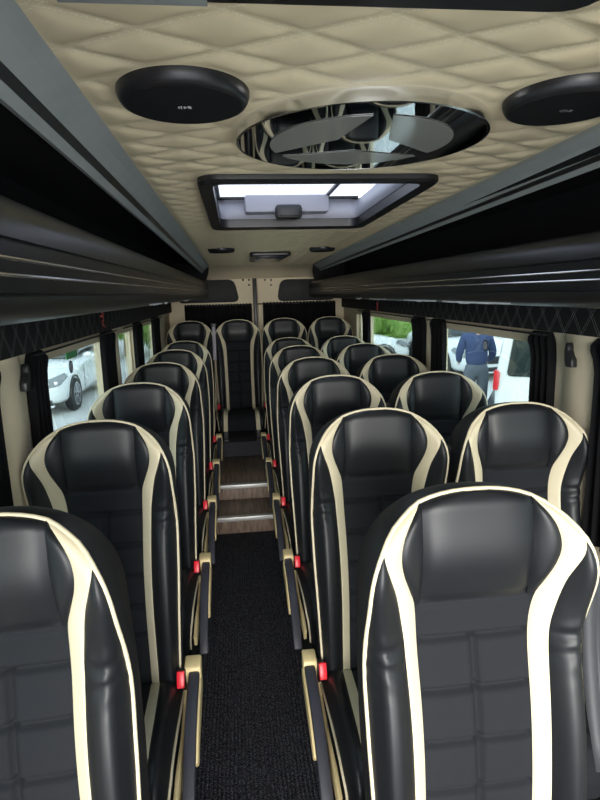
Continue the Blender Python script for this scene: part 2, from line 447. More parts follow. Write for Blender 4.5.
    def exq(x, s_, t):
        v = .006*max(0, 1-(2*t-1)**8)
        for g in (.10, .2, .3, .4): v -= .005*math.exp(-((s_-g)/.006)**2)
        v -= .005*math.exp(-(x/.006)**2)
        return v
    cgrid('cushion_panel', lambda s: -c_in(s), lambda s: c_in(s), 30, M['fabric'], 1, exq)
    for s in (-1, 1):
        cgrid('cushion_band', c_in, c_out, 5, M['cream'], s, lambda x, s_, t: .004*math.sin(PI*t)+.001)
        cgrid('cushion_bolster', c_out, cw, 12, M['leather'], s, lambda x, s_, t: .010*math.sin(PI*t)**.6)
        edge = []
        for i in range(0, len(dense), 2):
            ny, nz = nrm(i); s_ = Ls[i]; h = clift(cw(s_))*(1-.4*sstep(.45, .6, s_)); y, z = dense[i]
            edge.append((s*(cw(s_)+.001), y-abs(ny)*h*(1 if s_ > .3 else 0), z+nz*h))
        tube('cushion_piping', edge, .0042, M['cream'], root, 6)
    bm = bmesh.new(); bm_box(bm, -.205, .205, -.51, .03, JZ-.115, JZ-.02, .012)
    from_bm('cushion_base', bm, M['shell'], root, True)
    for s in (-1, 1):
        bm = bmesh.new(); bm_box(bm, s*.15-.018, s*.15+.018, -.50, -.46, .0, JZ-.11, .004); bm_box(bm, s*.15-.018, s*.15+.018, -.12, -.08, .0, JZ-.11, .004)
        bm_box(bm, s*.15-.022, s*.15+.022, -.53, -.05, .0, .02, .004)
        from_bm('seat_leg', bm, M['dark_steel'], root, True)
    # --- buckle
    bs = arm if arm else -1
    bx = bs*.214
    b = prism('buckle', [(-.06, JZ-.05), (-.10, JZ-.03), (-.125, JZ+.035), (-.105, JZ+.060), (-.085, JZ+.057), (-.055, JZ+.0)], bx-.015, bx+.015, 'x', M['black_plastic'], root, .004)
    bm = bmesh.new(); bm_box(bm, bx-.0125, bx+.0125, -.026, .026, -.009, .009, .004)
    r_ = from_bm('release_button', bm, M['red'], b, True)
    r_.location = (0, -.121, JZ+.039); r_.rotation_euler = (math.radians(66), 0, 0)
    # --- armrest
    if arm:
        ax = arm*.255
        pth = [(-.075, .538), (-.13, .532), (-.19, .522), (-.25, .507), (-.31, .482), (-.37, .445), (-.43, .395), (-.485, .335)]
        pth = [(y, z-.020-FLOORB) for y, z in pth]
        def offs(pts, o):
            res = []
            for i, (y, z) in enumerate(pts):
                a = pts[max(0, i-1)]; c = pts[min(len(pts)-1, i+1)]; ty, tz = c[0]-a[0], c[1]-a[1]; l = math.hypot(ty, tz)
                res.append((y + tz/l*o*-1, z + ty/l*o)) if False else res.append((y - tz/l*(-o), z + ty/l*(-o)*-1*-1))
            return res
        # underside offset: downwards-normal
        lo = []
        core = []
        thick = [.05, .062, .068, .066, .056, .044, .034, .024]
        for i, (y, z) in enumerate(pth):
            a = pth[max(0, i-1)]; c = pth[min(len(pth)-1, i+1)]; ty, tz = c[0]-a[0], c[1]-a[1]; l = math.hypot(ty, tz); ny, nz = -tz/l, ty/l   # ty<0 -> nz<0 : down
            lo.append((y+ny*.024, z+nz*.024)); core.append((y+ny*(.022+thick[i]), z+nz*(.022+thick[i])))
        ar = prism('armrest', pth + lo[::-1], ax-.0175, ax+.0175, 'x', M['arm_pad'], root, .007)
        prism('armrest_core', lo[:6] + core[:6][::-1], ax-.018+arm*.006, ax+.018+arm*.006, 'x', M['cream_plastic'], ar, .006)
        prism('armrest_hinge', [(-.04, .48-FLOORB), (-.04, .536-FLOORB), (-.088, .529-FLOORB), (-.10, .525-FLOORB), (-.10, .47-FLOORB)], ax-.026-arm*.006, ax+.024-arm*.002, 'x', M['cream_plastic'], ar, .006)
        sx = arm*.2235
        prism('side_cover', [(-.03, .23), (-.03, .08), (-.28, .06), (-.46, .08), (-.48, .13), (-.40, .150), (-.24, .140), (-.13, .165), (-.09, .22)], sx-.006, sx+.006, 'x', M['cream_plastic'], root, .003)
    return root

XL, XR1, XR2 = -.447, .440, .914
YL, YR1, YR2, DY = .986, .959, .940, .76
left_labels = [
    'single black and cream seat nearest the camera, cut off by the left frame edge',
    'single left-hand seat second from the camera, tall in view with quilted fabric back',
    'third single seat on the left, its top beside the window with the parked car',
    'fourth single seat on the left, behind the third and showing mostly its headrest',
    'fifth single seat on the left, a dark headrest framed by a cream arch',
    'rearmost of the six single seats on the left, just before the back row']
inner_labels = [
    'largest black and cream seat, filling the lower right corner beside the aisle',
    'right aisle seat second from the camera, just behind the largest seat',
    'right aisle seat in the third row, its headrest catching pale light',
    'right aisle seat in the fourth row, behind the third row headrest',
    'right aisle seat in the fifth row, small headrest with cream wings',
    'right aisle seat in the sixth row, only an arch showing before the back row']
outer_labels = [None,
    'right window seat nearest the camera, large headrest against the cream side pillar',
    'right window seat in the third row, in front of the person seen outside',
    'right window seat in the fourth row, headrest under the curtained side pillar',
    'right window seat in the fifth row, below the window showing green bushes',
    'right window seat furthest back on the side, next to the last small window curtain']
def place_rows(proto, X, Y0, ks, labels, group):
    first = True
    for k in ks:
        o = proto if first else copy_tree(proto)
        first = False
        o.location = (X, Y0+k*DY, FLOORB); o.rotation_euler = (0, 0, 0)
        if X < 0 and k == 0:          # this one leans a little toward the wall
            o.location = (X+.022, Y0-.008, FLOORB+.004); o.rotation_euler = (0, -.04, 0)
        tag(o, labels[k], 'seat', group)
sl = make_seat('passenger_seat', 1); place_rows(sl, XL, YL, range(6), left_labels, 'single seats on the left of the aisle')
sr = make_seat('passenger_seat', -1); place_rows(sr, XR1, YR1, range(6), inner_labels, 'aisle seats of the right double rows')
so = make_seat('passenger_seat', 0); place_rows(so, XR2, YR2, range(1, 6), outer_labels, 'window seats of the right double rows')
rear = [(-.452, 'back row seat at the left corner beside the wall'), (.006, 'back row seat facing the aisle, seen whole down to its cushion'),
        (.462, 'back row seat right of the aisle, behind the sixth right aisle seat'), (.918, 'back row seat at the right corner beneath the rear door pad')]
REARZ = FLOORB + .134
for x, lab in rear:
    o = copy_tree(so); o.location = (x, 5.5, REARZ); tag(o, lab, 'seat', 'four seats of the back row')

# ------------------------------------------------------------------ floor and steps
def ribbed_carpet(name, x0, x1, y0, y1, z):
    bm = bmesh.new(); p = .0146; n = int((x1-x0)/p); prof = []
    for i in range(n):
        a = x0+(x1-x0)*i/n; w = (x1-x0)/n
        prof += [(a, z), (a+w*.2, z+.0055), (a+w*.5, z+.0075), (a+w*.8, z+.0055)]
    prof += [(x1, z)]
    A = [bm.verts.new((x, y0, h)) for x, h in prof]; B = [bm.verts.new((x, y1, h)) for x, h in prof]
    for i in range(len(prof)-1): bm.faces.new((A[i], A[i+1], B[i+1], B[i]))
    lo = [bm.verts.new(v) for v in ((x0, y0, z-.03), (x1, y0, z-.03), (x1, y1, z-.03), (x0, y1, z-.03))]
    bm.faces.new(lo[::-1]); bm.faces.new([lo[0], lo[1]] + A[::-1]); bm.faces.new([lo[2], lo[3]] + B)
    bm.faces.new((lo[3], lo[0], A[0], B[0])); bm.faces.new((lo[1], lo[2], B[-1], A[-1]))
    return from_bm(name, bm, M['carpet'])
struct(ribbed_carpet('floor', -.25, .25, -.9, 3.85, 0.0), 'black ribbed carpet along the sunken aisle')
WX0, WX1 = -.690, 1.150
KL, KR = WX0/-.645, WX1/1.095
def kk(sg): return KL if sg < 0 else KR
for nm, a, b in (('trim_1', WX0, -.25), ('trim_2', .25, WX1)):
    struct(box(nm, a, b, -.9, 3.84, -.03, FLOORB, M['rack_carpet'], bev=0), 'black carpeted plinth under the seats')
struct(box('trim_3', WX0, WX1, 3.84, 4.16, -.03, .0, M['rack_carpet'], bev=0))
st1 = struct(box('step_1', -.25, .25, 3.84, 4.19, 0.0, .135, M['wood'], bev=.002), 'lower wooden aisle step')
box('nosing', -.25, .25, 3.812, 3.856, .108, .1395, M['nosing'], st1, .003)
st2 = struct(box('step_2', -.25, .25, 4.185, 4.95, 0.0, FLOORB, M['wood'], bev=.002), 'upper wooden aisle step and landing')
box('nosing', -.25, .25, 4.157, 4.202, FLOORB-.026, FLOORB+.0045, M['nosing'], st2, .003)
for nm, a, b in (('trim_4', WX0, -.25), ('trim_5', .25, WX1)):
    struct(box(nm, a, b, 3.84, 4.95, .0, FLOORB, M['rack_carpet'], bev=0))
struct(box('trim_6', WX0, WX1, 4.95, 5.95, .0, REARZ, M['carpet'], bev=.004), 'dark carpeted platform under the back row')

# ------------------------------------------------------------------ ceiling
def zc(y): return H + .343 - .0137*y
CX0, CX1 = -.235, .775
HX0, HX1, HY0, HY1 = -.060, .580, 1.66, 2.63
def build_ceiling():
    xs = frange(CX0, CX1, .0063); ys = frange(-.9, 3.0, .0063)[:-1] + frange(3.0, 5.5, .0125)
    g = math.hypot(1/CU, 1/CV); verts = []; faces = []
    for y in ys:
        for x in xs:
            a = x/CU + y/CV + CPA; b = x/CU - y/CV + CPB
            da = abs((a+.5) % 1 - .5)/g; db = abs((b+.5) % 1 - .5)/g
            d = min(da, db)
            # pinched double seam with a soft pillow between
            h = .0105*(1-math.exp(-max(0, d-.004)/.012)) + (.0015 if d < .0035 else 0)
            sag = .0
            ed = sstep(0, .035, min(x-CX0, CX1-x))
            for fx, fy, fr in ((-.069, 1.02, .112), (.607, 1.02, .112), (.279, 1.24, .265)):
                ed *= sstep(fr, fr+.03, math.hypot(x-fx, y-fy))
            ed *= sstep(.0, .03, max(HX0-.03-x, x-HX1-.03, HY0-.03-y, y-HY1-.03, 0))
            verts.append((x, y, zc(y)-h*ed+.008*ed+.003*(1-ed)))
    nx = len(xs)
    for j in range(len(ys)-1):
        for i in range(nx-1):
            cx = (xs[i]+xs[i+1])/2; cy = (ys[j]+ys[j+1])/2
            if HX0 < cx < HX1 and HY0 < cy < HY1: continue
            faces.append((j*nx+i, (j+1)*nx+i, (j+1)*nx+i+1, j*nx+i+1))
    return mesh('ceiling', verts, faces, M['ceiling'])
struct(build_ceiling(), 'cream leather ceiling quilted in stitched diamonds')
# cove between ceiling and rear doors
cv = []
prof = [(5.48, zc(5.48)+.004), (5.60, H+.262), (5.72, H+.242), (5.84, H+.214), (5.93, H+.165), (5.95, H+.155)]
bm = bmesh.new(); R0 = [bm.verts.new((-.30, y, z)) for y, z in prof]; R1_ = [bm.verts.new((.84, y, z)) for y, z in prof]
for i in range(len(prof)-1): bm.faces.new((R0[i], R0[i+1], R1_[i+1], R1_[i]))
struct(from_bm('trim_7', bm, M['wall'], None, True), 'cream cove over the rear doors')
# roof skin above (keeps daylight out except through the hatch)
bm = bmesh.new()
for x0, x1, y0, y1 in ((-.75, HX0-.02, -.9, 6.0), (HX1+.02, 1.2, -.9, 6.0), (HX0-.02, HX1+.02, -.9, HY0-.02), (HX0-.02, HX1+.02, HY1+.02, 6.0)):
    bm_box(bm, x0, x1, y0, y1, H+.40, H+.43)
struct(from_bm('roof', bm, M['wall']))

# grey rails along the ceiling edges, following the slope of the ceiling
def rail(name, pts, m, label=None):
    ys = (-.9, 5.5); bm = bmesh.new(); rings = []
    for y in ys:
        rings.append([bm.verts.new((x, y, z + zc(y) - .333)) for x, z in pts])
    n = len(pts)
    for i in range(n): bm.faces.new((rings[0][i], rings[0][(i+1) % n], rings[1][(i+1) % n], rings[1][i]))
    bm.faces.new(rings[0][::-1]); bm.faces.new(rings[1])
    return struct(from_bm(name, bm, m), label)
rail('trim_8', [(-.232, .352), (-.231, .338), (-.254, .322), (-.279, .297), (-.287, .305), (-.260, .332)], M['grey_trim'], 'grey trim along the left ceiling edge')
rail('trim_9', [(-.279, .297), (-.287, .305), (-.296, .292), (-.289, .283)], M['black_plastic'])
rail('trim_10', [(-.289, .283), (-.301, .269), (-.315, .275), (-.300, .292)], M['grey_trim'])
rail('trim_11', [(.772, .352), (.771, .325), (.794, .309), (.816, .289), (.824, .297), (.800, .320)], M['grey_trim'], 'grey trim along the right ceiling edge')
rail('trim_12', [(.816, .289), (.824, .297), (.832, .288), (.825, .279)], M['black_plastic'])
rail('trim_13', [(.825, .279), (.836, .268), (.850, .275), (.835, .290)], M['grey_trim'])

# ------------------------------------------------------------------ luggage racks
def rack(side, dz, label):
    # left profile in (X, Z); the right one is mirrored about x=.25
    f = (lambda x: x if x > -.6 else x-.045) if side < 0 else (lambda x: .50-x if x > -.6 else min(.50-x+.02, 1.146))
    root = thing('luggage_rack', label, 'luggage rack', (f(-.30), 2.4, H+dz-.05), 'overhead luggage racks')
    ox, oy, oz = root.location
    def ext(nm, pts, m, y0, y1, closed=True, parent=root, smooth=True):
        bm = bmesh.new(); A = [bm.verts.new((f(x)-ox, y0-oy, z+H+dz-oz)) for x, z in pts]; B = [bm.verts.new((f(x)-ox, y1-oy, z+H+dz-oz)) for x, z in pts]
        n = len(pts)
        for i in range(n if closed else n-1): bm.faces.new((A[i], A[(i+1) % n], B[(i+1) % n], B[i]))
        if closed: bm.faces.new(A); bm.faces.new(B[::-1])
        return from_bm(nm, bm, m, parent, smooth)
    Y0, Y1 = -.9, 5.86
    lip = [(-.352, .055), (-.350, .098), (-.345, .118), (-.334, .131), (-.318, .138), (-.302, .137), (-.288, .129), (-.279, .116), (-.2745, .100), (-.2725, .082),
           (-.272, .0765), (-.2775, .0755), (-.2775, .0715), (-.2715, .0705), (-.2705, .052), (-.2705, .010), (-.2765, .0095), (-.2765, .0055), (-.271, .0045), (-.2725, -.004), (-.278, -.016), (-.290, -.026), (-.310, -.033), (-.352, -.036)]
    ext('lip', lip, M['rack'], Y0, Y1)
    for zz in (.050, .030):
        ext('chrome_strip', [(-.2715, zz-.0028), (-.2675, zz-.0022), (-.2665, zz), (-.2675, zz+.0022), (-.2715, zz+.0028)], M['chrome'], Y0, Y1)
    ext('tray', [(-.352, .05), (-.352, -.036), (-.640, -.046), (-.640, .34), (-.580, .34), (-.580, .03)], M['rack_carpet'], Y0, Y1, smooth=False)
    ext('top_lining', [(-.305, .302), (-.64, .320), (-.64, .345), (-.300, .322)], M['rack_carpet'], Y0, Y1, smooth=False)
    ext('end_panel', [(-.236, .255), (-.247, .20), (-.268, .14), (-.30, .12), (-.64, .10), (-.64, .30), (-.30, .29)] if side < 0 else
        [(-.272, .285), (-.262, .225), (-.275, .15), (-.30, .12), (-.64, .10), (-.64, .30), (-.30, .30)], M['rack_carpet'], 5.50, 5.53, smooth=False)
    # crumpled protective film still hanging from the lower edge
    bm = bmesh.new(); rnd = random.Random(3 if side < 0 else 5)
    for ya, yb in (((1.95, 2.32), (2.36, 2.44), (3.2, 3.6)) if side < 0 else ((1.55, 2.1), (2.16, 2.6), (2.9, 3.3), (3.5, 3.7))):
        prev = None; y = ya
        while y <= yb:
            dp = .004 + .005*rnd.random()*math.sin(PI*(y-ya)/(yb-ya))
            a = bm.verts.new((f(-.287)-ox, y-oy, -.0255+H+dz-oz)); b = bm.verts.new((f(-.286-.003*rnd.random())-ox, y-oy, -.0255-dp+H+dz-oz))
            if prev: bm.faces.new((prev[0], prev[1], b, a))
            prev = (a, b); y += .02+.03*rnd.random()
    o = from_bm('film_edge', bm, M['film'], root, False); md = o.modifiers.new('s', 'SOLIDIFY'); md.thickness = .001
    return root
rack(-1, 0.0, 'long black luggage rack with two chrome lines above the left windows')
rack(1, -.020, 'long black luggage rack with two chrome lines above the right windows')
# pelmets
tag(box('curtain_pelmet', WX0+.008, WX0+.033, -.8, 5.9, H-.155*KL, H-.046, M['pelmet'], bev=.004), 'black quilted pelmet with pale diamond stitching under the left rack', 'pelmet')
tag(box('curtain_pelmet', WX1-.033, WX1-.008, -.8, 5.9, H-.155*KR, H-.068, M['pelmet'], bev=.004), 'black quilted pelmet with pale diamond stitching under the right rack', 'pelmet')

# ------------------------------------------------------------------ side walls, windows
ZT, ZB = H-.205*1.054, H-.80
def side_wall(name, xin, sgn, wins, label):
    # xin inner face, wall goes outward by .07
    xo = xin + sgn*.07; a, b = min(xin, xo), max(xin, xo)
    bm = bmesh.new()
    y0, y1 = -.9, 6.0
    bm_box(bm, a, b, y0, y1, -.05, ZB); bm_box(bm, a, b, y0, y1, ZT, H+.40)
    yy = y0
    for w0, w1 in wins:
        if w0 > yy: bm_box(bm, a, b, yy, w0, ZB, ZT, 0)
        yy = w1
    bm_box(bm, a, b, yy, y1, ZB, ZT)
    return struct(from_bm(name, bm, M['wall']), label)
LW = [tuple(KL*v for v in q) for q in [(-.75, .02), (.10, 1.54), (1.82, 2.86), (3.10, 3.66), (3.78, 4.72)]]
RW = [tuple(KR*v for v in q) for q in [(-.75, .02), (.10, 1.56), (1.88, 2.98), (3.22, 4.68), (4.78, 5.05)]]
side_wall('wall_left', WX0, -1, LW, 'cream left side wall of the bus')
side_wall('wall_right', WX1, 1, RW, 'cream right side wall of the bus')
wn = 0
panes = {}
for side, wins, xin, sg in (('L', LW, WX0, -1), ('R', RW, WX1, 1)):
    for k, (w0, w1) in enumerate(wins):
        wn += 1
        x = xin + sg*.045
        fr = bmesh.new(); t = .022
        for (a, b, c, d) in ((w0, w1, ZB, ZB+t), (w0, w1, ZT-t*.3, ZT), (w0, w0+t, ZB, ZT), (w1-t, w1, ZB, ZT)):
            bm_box(fr, x-.012, x+.012, a, b, c, d)
        o = struct(from_bm('window_%d' % wn, fr, M['wall']))
        box('pane', x-.002, x+.002, w0+.01, w1-.01, ZB+.01, ZT-.004, M['glass'], o, 0)
        panes[(side, k)] = o
# rounded cream uprights that the pillars show next to the seats
def upright(name, x, y0, y1, sg):
    y0 *= kk(sg); y1 *= kk(sg)
    pts = [(y0, x), (y0+.02, x-sg*.014), ((y0+y1)/2, x-sg*.020), (y1-.02, x-sg*.014), (y1, x)]
    bm = bmesh.new(); A = [bm.verts.new((q, p, .5)) for p, q in pts]; B = [bm.verts.new((q, p, H-.16)) for p, q in pts]
    for i in range(len(pts)-1): bm.faces.new((A[i], A[i+1], B[i+1], B[i]))
    bm.faces.new(A); bm.faces.new(B[::-1]); bm.faces.new((A[0], B[0], B[-1], A[-1]))
    return struct(from_bm(name, bm, M['wall'], None, True))
upright('trim_14', WX0, 1.56, 1.715, -1); upright('trim_15', WX0, 2.97, 3.09, -1)
upright('trim_16', WX1, 1.58, 1.755, 1); upright('trim_17', WX1, 3.02, 3.13, 1)
# curtain rods
def rod(x, y0, y1, label):
    y0 *= kk(x); y1 *= kk(x)
    r = tag(tube('curtain_rod', [(x, y0, H-.170*kk(x)), (x, y1, H-.170*kk(x))], .004, M['black_plastic']), label, 'curtain rod', 'thin black curtain rods')
for x, y0, y1, lab in ((WX0+.02, 1.79, 3.02, 'thin black curtain rod over the left window with the parked car'),
                       (WX0+.02, 3.2, 4.85, 'thin black curtain rod over the far left windows'),
                       (WX1-.02, 1.84, 3.08, 'thin black curtain rod over the right window with the person'),
                       (WX1-.02, 3.27, 4.9, 'thin black curtain rod over the far right window with bushes')):
    rod(x, y0, y1, lab)
# curtains: tied bundles of pleats hanging at the window ends
def curtain(x, sg, y0, y1, label, group, collar=1):
    verts, faces = [], []
    y0 *= kk(sg); y1 *= kk(sg)
    n = 36
    rowsz = ((H-.160, .035, .010), (H-.166, .028, .020), (H-.182, .016, .030), (H-.198, .010, .030), (H-.222, .005, .012), (H-.26, .001, .0), (H-.33, .0, .0), (H-.45, .0, .002), (H-.6, -.002, .004), (H-.72, -.004, .006), (H-.80, -.005, .006))
    L_ = len(rowsz)
    for iz, (z, a0, a1) in enumerate(rowsz):
        k = iz/(L_-1)
        for loop in (0, 1):
            for i in range(n+1):
                t = i/n; y = (y0+a0) + (y1+a1-y0-a0)*t
                dep = (.018 + .009*math.sin(t*PI*7 + k*1.2) + .003*math.sin(t*23))*(.6 if iz < 2 else 1)
                verts.append((x - sg*dep if loop == 0 else x, y, H+(z-H)*kk(sg)))
    m = n+1
    for r in range(L_-1):
        for i in range(n):
            a = r*2*m+i; b = (r+1)*2*m+i
            faces.append((a, a+1, b+1, b)); faces.append((a+m, b+m, b+m+1, a+m+1))
        for i in (0, n):
            a = r*2*m+i; b = (r+1)*2*m+i; faces.append((a, b, b+m, a+m))
    for r in (0, L_-1):
        for i in range(n):
            a = r*2*m+i; faces.append((a, a+m, a+m+1, a+1))
    bm = bmesh.new(); vs = [bm.verts.new(v) for v in verts]
    for f_ in faces: bm.faces.new([vs[i] for i in f_])
    return tag(from_bm('curtain', bm, M['black_soft'], None, True), label, 'curtain', group)
gl, gr = 'gathered curtains on the left side', 'gathered curtains on the right side'
xl, xr = WX0+.002, WX1-.002
curtain(xl, -1, 1.36, 1.50, 'black gathered curtain at the extreme left frame edge', gl, -1)
curtain(xl, -1, 1.745, 1.875, 'black gathered curtain at the near edge of the left window with the parked car', gl, -1)
curtain(xl, -1, 2.70, 2.93, 'black gathered curtain at the far edge of the left window with the parked car', gl)
curtain(xl, -1, 3.56, 3.79, 'black gathered curtain dividing the two far left windows', gl)
curtain(xl, -1, 4.33, 4.65, 'last black gathered curtain on the left, nearest the back row', gl)
curtain(xr, 1, 1.42, 1.565, 'black gathered curtain at the extreme right frame edge', gr, -1)
curtain(xr, 1, 1.80, 1.935, 'wide black gathered curtain between the coat hook and the window with the person', gr, -1)
curtain(xr, 1, 2.82, 3.00, 'black gathered curtain at the far edge of the window with the person', gr)
curtain(xr, 1, 3.14, 3.34, 'black gathered curtain right of the window with the bushes', gr, -1)
curtain(xr, 1, 4.50, 4.70, 'narrow black curtain left of the window with the bushes', gr)
# coat hooks
def coat_hook(x, sg, label):
    pts = [(1.772, H-.183), (1.786, H-.178), (1.794, H-.188), (1.789, H-.215), (1.770, H-.232), (1.745, H-.240), (1.742, H-.262), (1.785, H-.265), (1.800, H-.25), (1.803, H-.21), (1.800, H-.185)]
    pts = [(1.800, H-.180), (1.786, H-.178), (1.780, H-.19), (1.779, H-.205), (1.766, H-.222), (1.752, H-.235), (1.750, H-.264), (1.792, H-.266), (1.802, H-.245), (1.806, H-.21)]
    pts = [((1.70+(p-1.80)*.85)*kk(sg), H+(q-H+.222)*.9*kk(sg)-.222*kk(sg)) for p, q in pts]
    return tag(prism('coat_hook', pts, min(x, x-sg*.022), max(x, x-sg*.022), 'x', M['black_plastic'], None, .004), label, 'coat hook', 'coat hooks on the pillars')
coat_hook(WX0+.017, -1, 'black coat hook on the left cream pillar'); coat_hook(WX1-.017, 1, 'black coat hook on the right cream pillar beside a curtain')
# ribbons tied under the racks
def ribbon(x, y, z, sc, label):
    t = thing('ribbon', label, 'ribbon', (x, y, z))
    pts = []
    bm = bmesh.new()
    for (dy, dz, w, l, an) in ((0, 0, .02, .045, 1.9), (0, 0, .02, .045, 1.1), (0, 0, .014, .05, -1.2), (0, 0, .014, .045, -1.9)):
        c, s_ = math.cos(an), math.sin(an); prev = None
        for i in range(7):
            u = i/6*l*sc; ww = w*sc*(.35+.65*math.sin(min(1, i/4)*PI/2)); xx = .004*math.sin(i*1.2)+.003
            p = (xx, c*u-s_*ww/2, s_*u+c*ww/2); q = (xx+.002, c*u+s_*ww/2, s_*u-c*ww/2)
            v = (bm.verts.new(p), bm.verts.new(q))
            if prev: bm.faces.new((prev[0], prev[1], v[1], v[0]))
            prev = v
    o = from_bm('bow', bm, M['ribbon'], t, True); md = o.modifiers.new('s', 'SOLIDIFY'); md.thickness = .0012
    lathe('knot', [(.001, -.006), (.006, -.004), (.007, 0), (.006, .004), (.001, .006)], M['ribbon'], t, 12)
ribbon(WX0+.040, 2.64*KL, H-.088, 1.15, 'small red ribbon tied below the left luggage rack')
ribbon(WX1-.040, 4.15*KR, H-.122, .9, 'tiny red ribbon tied below the right luggage rack')

# ------------------------------------------------------------------ rear doors
YR = 5.95
struct(box('wall_rear', WX0-.07, WX1+.07, YR+.03, YR+.08, -.05, H+.42, M['wall'], bev=0))
d1 = struct(box('door_1', WX0, .178, YR, YR+.03, REARZ, H+.20, M['wall'], bev=.008), 'left cream rear door')
d2 = struct(box('door_2', .236, WX1, YR, YR+.03, REARZ, H+.20, M['wall'], bev=.008), 'right cream rear door')
struct(box('trim_18', .186, .228, YR-.006, YR+.03, REARZ, H+.165, M['black_plastic'], bev=.004), 'dark seal between the rear doors')
for d, pos in ((d1, ((.088, .155), (.150, .154), (.148, .103))), (d2, ((.316, .150), (.379, .148), (.377, .097)))):
    for x, z in pos:
        lathe('screw_cap', [(.011, .0), (.011, -.004), (.006, -.007)], M['black_plastic'], d, 12, (x, YR, H+z-.012), 'y')
def rounded(poly, r, n=5):
    out = []
    N = len(poly)
    for i in range(N):
        p = Vector(poly[i]); a = Vector(poly[i-1]); b = Vector(poly[(i+1) % N])
        u = (a-p).normalized(); v = (b-p).normalized(); rr = min(r, (a-p).length*.45, (b-p).length*.45)
        p0 = p+u*rr; p1 = p+v*rr
        for k in range(n+1):
            t = k/n; out.append(tuple(p0*(1-t)**2 + p*2*t*(1-t) + p1*t*t))
    return out
def rear_pad(poly, label):
    return tag(prism('door_pad', rounded(poly, .07), YR-.045, YR-.001, 'y', M['pad'], None, .01), label, 'padded panel', 'black quilted pads on the rear doors')
rear_pad([(-.60, H-.080), (-.52, H+.152), (-.005, H+.150), (.045, H-.080)], 'black quilted pad on the left rear door, below the ceiling speaker')
rear_pad([(.435, H-.085), (.475, H+.138), (1.00, H+.138), (1.06, H-.085)], 'black quilted pad on the right rear door')
def rear_curtain(x0, x1, z0, z1, label):
    t = thing('rear_curtain', label, 'curtain', (x0, YR-.03, z0), 'short black curtains across the rear doors')
    bm = bmesh.new(); n = 120; rows = []
    for z, amp in ((z1, .005), (z1-.018, .009), (z1-.03, .006), (z1-.08, .010), (z0, .012)):
        rows.append([bm.verts.new(((x1-x0)*i/n, -amp*math.sin(i*1.15)-.005+.003*math.sin(i*.37), z-z0 + (.006*math.sin(i*1.15) if z == z1 else 0))) for i in range(n+1)])
    for a, b in zip(rows, rows[1:]):
        for i in range(n): bm.faces.new((a[i], a[i+1], b[i+1], b[i]))
    o = from_bm('cloth', bm, M['black_soft'], t, True); md = o.modifiers.new('s', 'SOLIDIFY'); md.thickness = .003
    tube('rod', [(-.06 if x0 > .2 else 0, -.012, z1-z0-.012), (x1-x0, -.012, z1-z0-.012)], .005, M['black_plastic'], t)
    return t
rear_curtain(-.525, .168, H-.42, H-.100, 'short black gathered curtain across the left rear door')
rear_curtain(.285, 1.055, H-.42, H-.095, 'short black gathered curtain across the right rear door')

# ------------------------------------------------------------------ ceiling things
def speaker(cx, cy, r, drop, label, logo=True):
    z0 = zc(cy)
    t = thing('ceiling_speaker', label, 'speaker', (cx, cy, z0), 'round black speakers in the ceiling')
    b = lathe('housing', [(r, .006), (r*.998, -drop*.15), (r*.975, -drop*.55), (r*.935, -drop*.9), (r*.89, -drop)], M['black_plastic'], t, 64)
    lathe('grille', [(r*.885, -drop*.9), (r*.88, -drop*1.03), (r*.5, -drop*1.06)], M['rack_carpet'], t, 64)
    if logo:
        bm = bmesh.new()
        for k in range(7):
            a = 2*PI*k/7; c, s_ = .006*math.cos(a), .004*math.sin(a)
            bm_box(bm, c-.0012-.004, c+.0012-.004, s_-.0012, s_+.0012, -drop*1.14, -drop*1.04)
        bm_box(bm, .005, .0105, -.0045, -.0025, -drop*1.14, -drop*1.04); bm_box(bm, .006, .0115, .0015, .0032, -drop*1.14, -drop*1.04)
        from_bm('emblem', bm, M['steel'], t)
    return t
speaker(-.069, 1.02, .109, .019, 'round black ceiling speaker at the upper left, the nearer left one')
speaker(.607, 1.02, .109, .019, 'round black ceiling speaker at the right frame edge, the nearer right one')
speaker(-.075, 3.80, .088, .020, 'small far black ceiling speaker by the left rack end', False)
speaker(.600, 3.85, .088, .020, 'small far black ceiling speaker by the right rack end', False)

# mirrored disc with a frosted three-pointed star pattern
def ceiling_mirror():
    cx, cy, r = .279, 1.24, .259
    z = zc(cy) - .012
    t = thing('ceiling_mirror', 'large round ceiling mirror with frosted segments and a three-pointed star', 'mirror', (cx, cy, z))
    lathe('mirror_rim', [(r+.003, .018), (r+.003, -.005), (r-.002, -.0058), (r-.002, .0)], M['chrome'], t, 96)
    lathe('mirror_plate', [(r-.003, .0), (r-.003, -.0055)], M['mirror'], t, 96)
    # the frosted fields between the star's arms (star points toward the camera)
    Rr = r*.74; z1 = -.0066
    arms = [math.radians(a) for a in (-90, 30, 150)]
    for k in range(3):
        a0, a1 = arms[k], arms[(k+1) % 3]
        if a1 < a0: a1 += 2*PI
        am = (a0+a1)/2; w = .095
        pts = []
        nn = 28
        for i in range(nn+1):
            a = a0+w + (a1-a0-2*w)*i/nn; pts.append((Rr*math.cos(a), Rr*math.sin(a)))
        pts.append((.062*math.cos(am), .062*math.sin(am)))
        bm = bmesh.new(); bm.faces.new([bm.verts.new((x, y, z1)) for x, y in pts][::-1])
        ex = bmesh.ops.extrude_face_region(bm, geom=bm.faces[:]); bmesh.ops.translate(bm, vec=(0, 0, -.0006), verts=[v for v in ex['geom'] if isinstance(v, bmesh.types.BMVert)])
        from_bm('frosted_segment', bm, M['frost'], t)
    return t
ceiling_mirror()

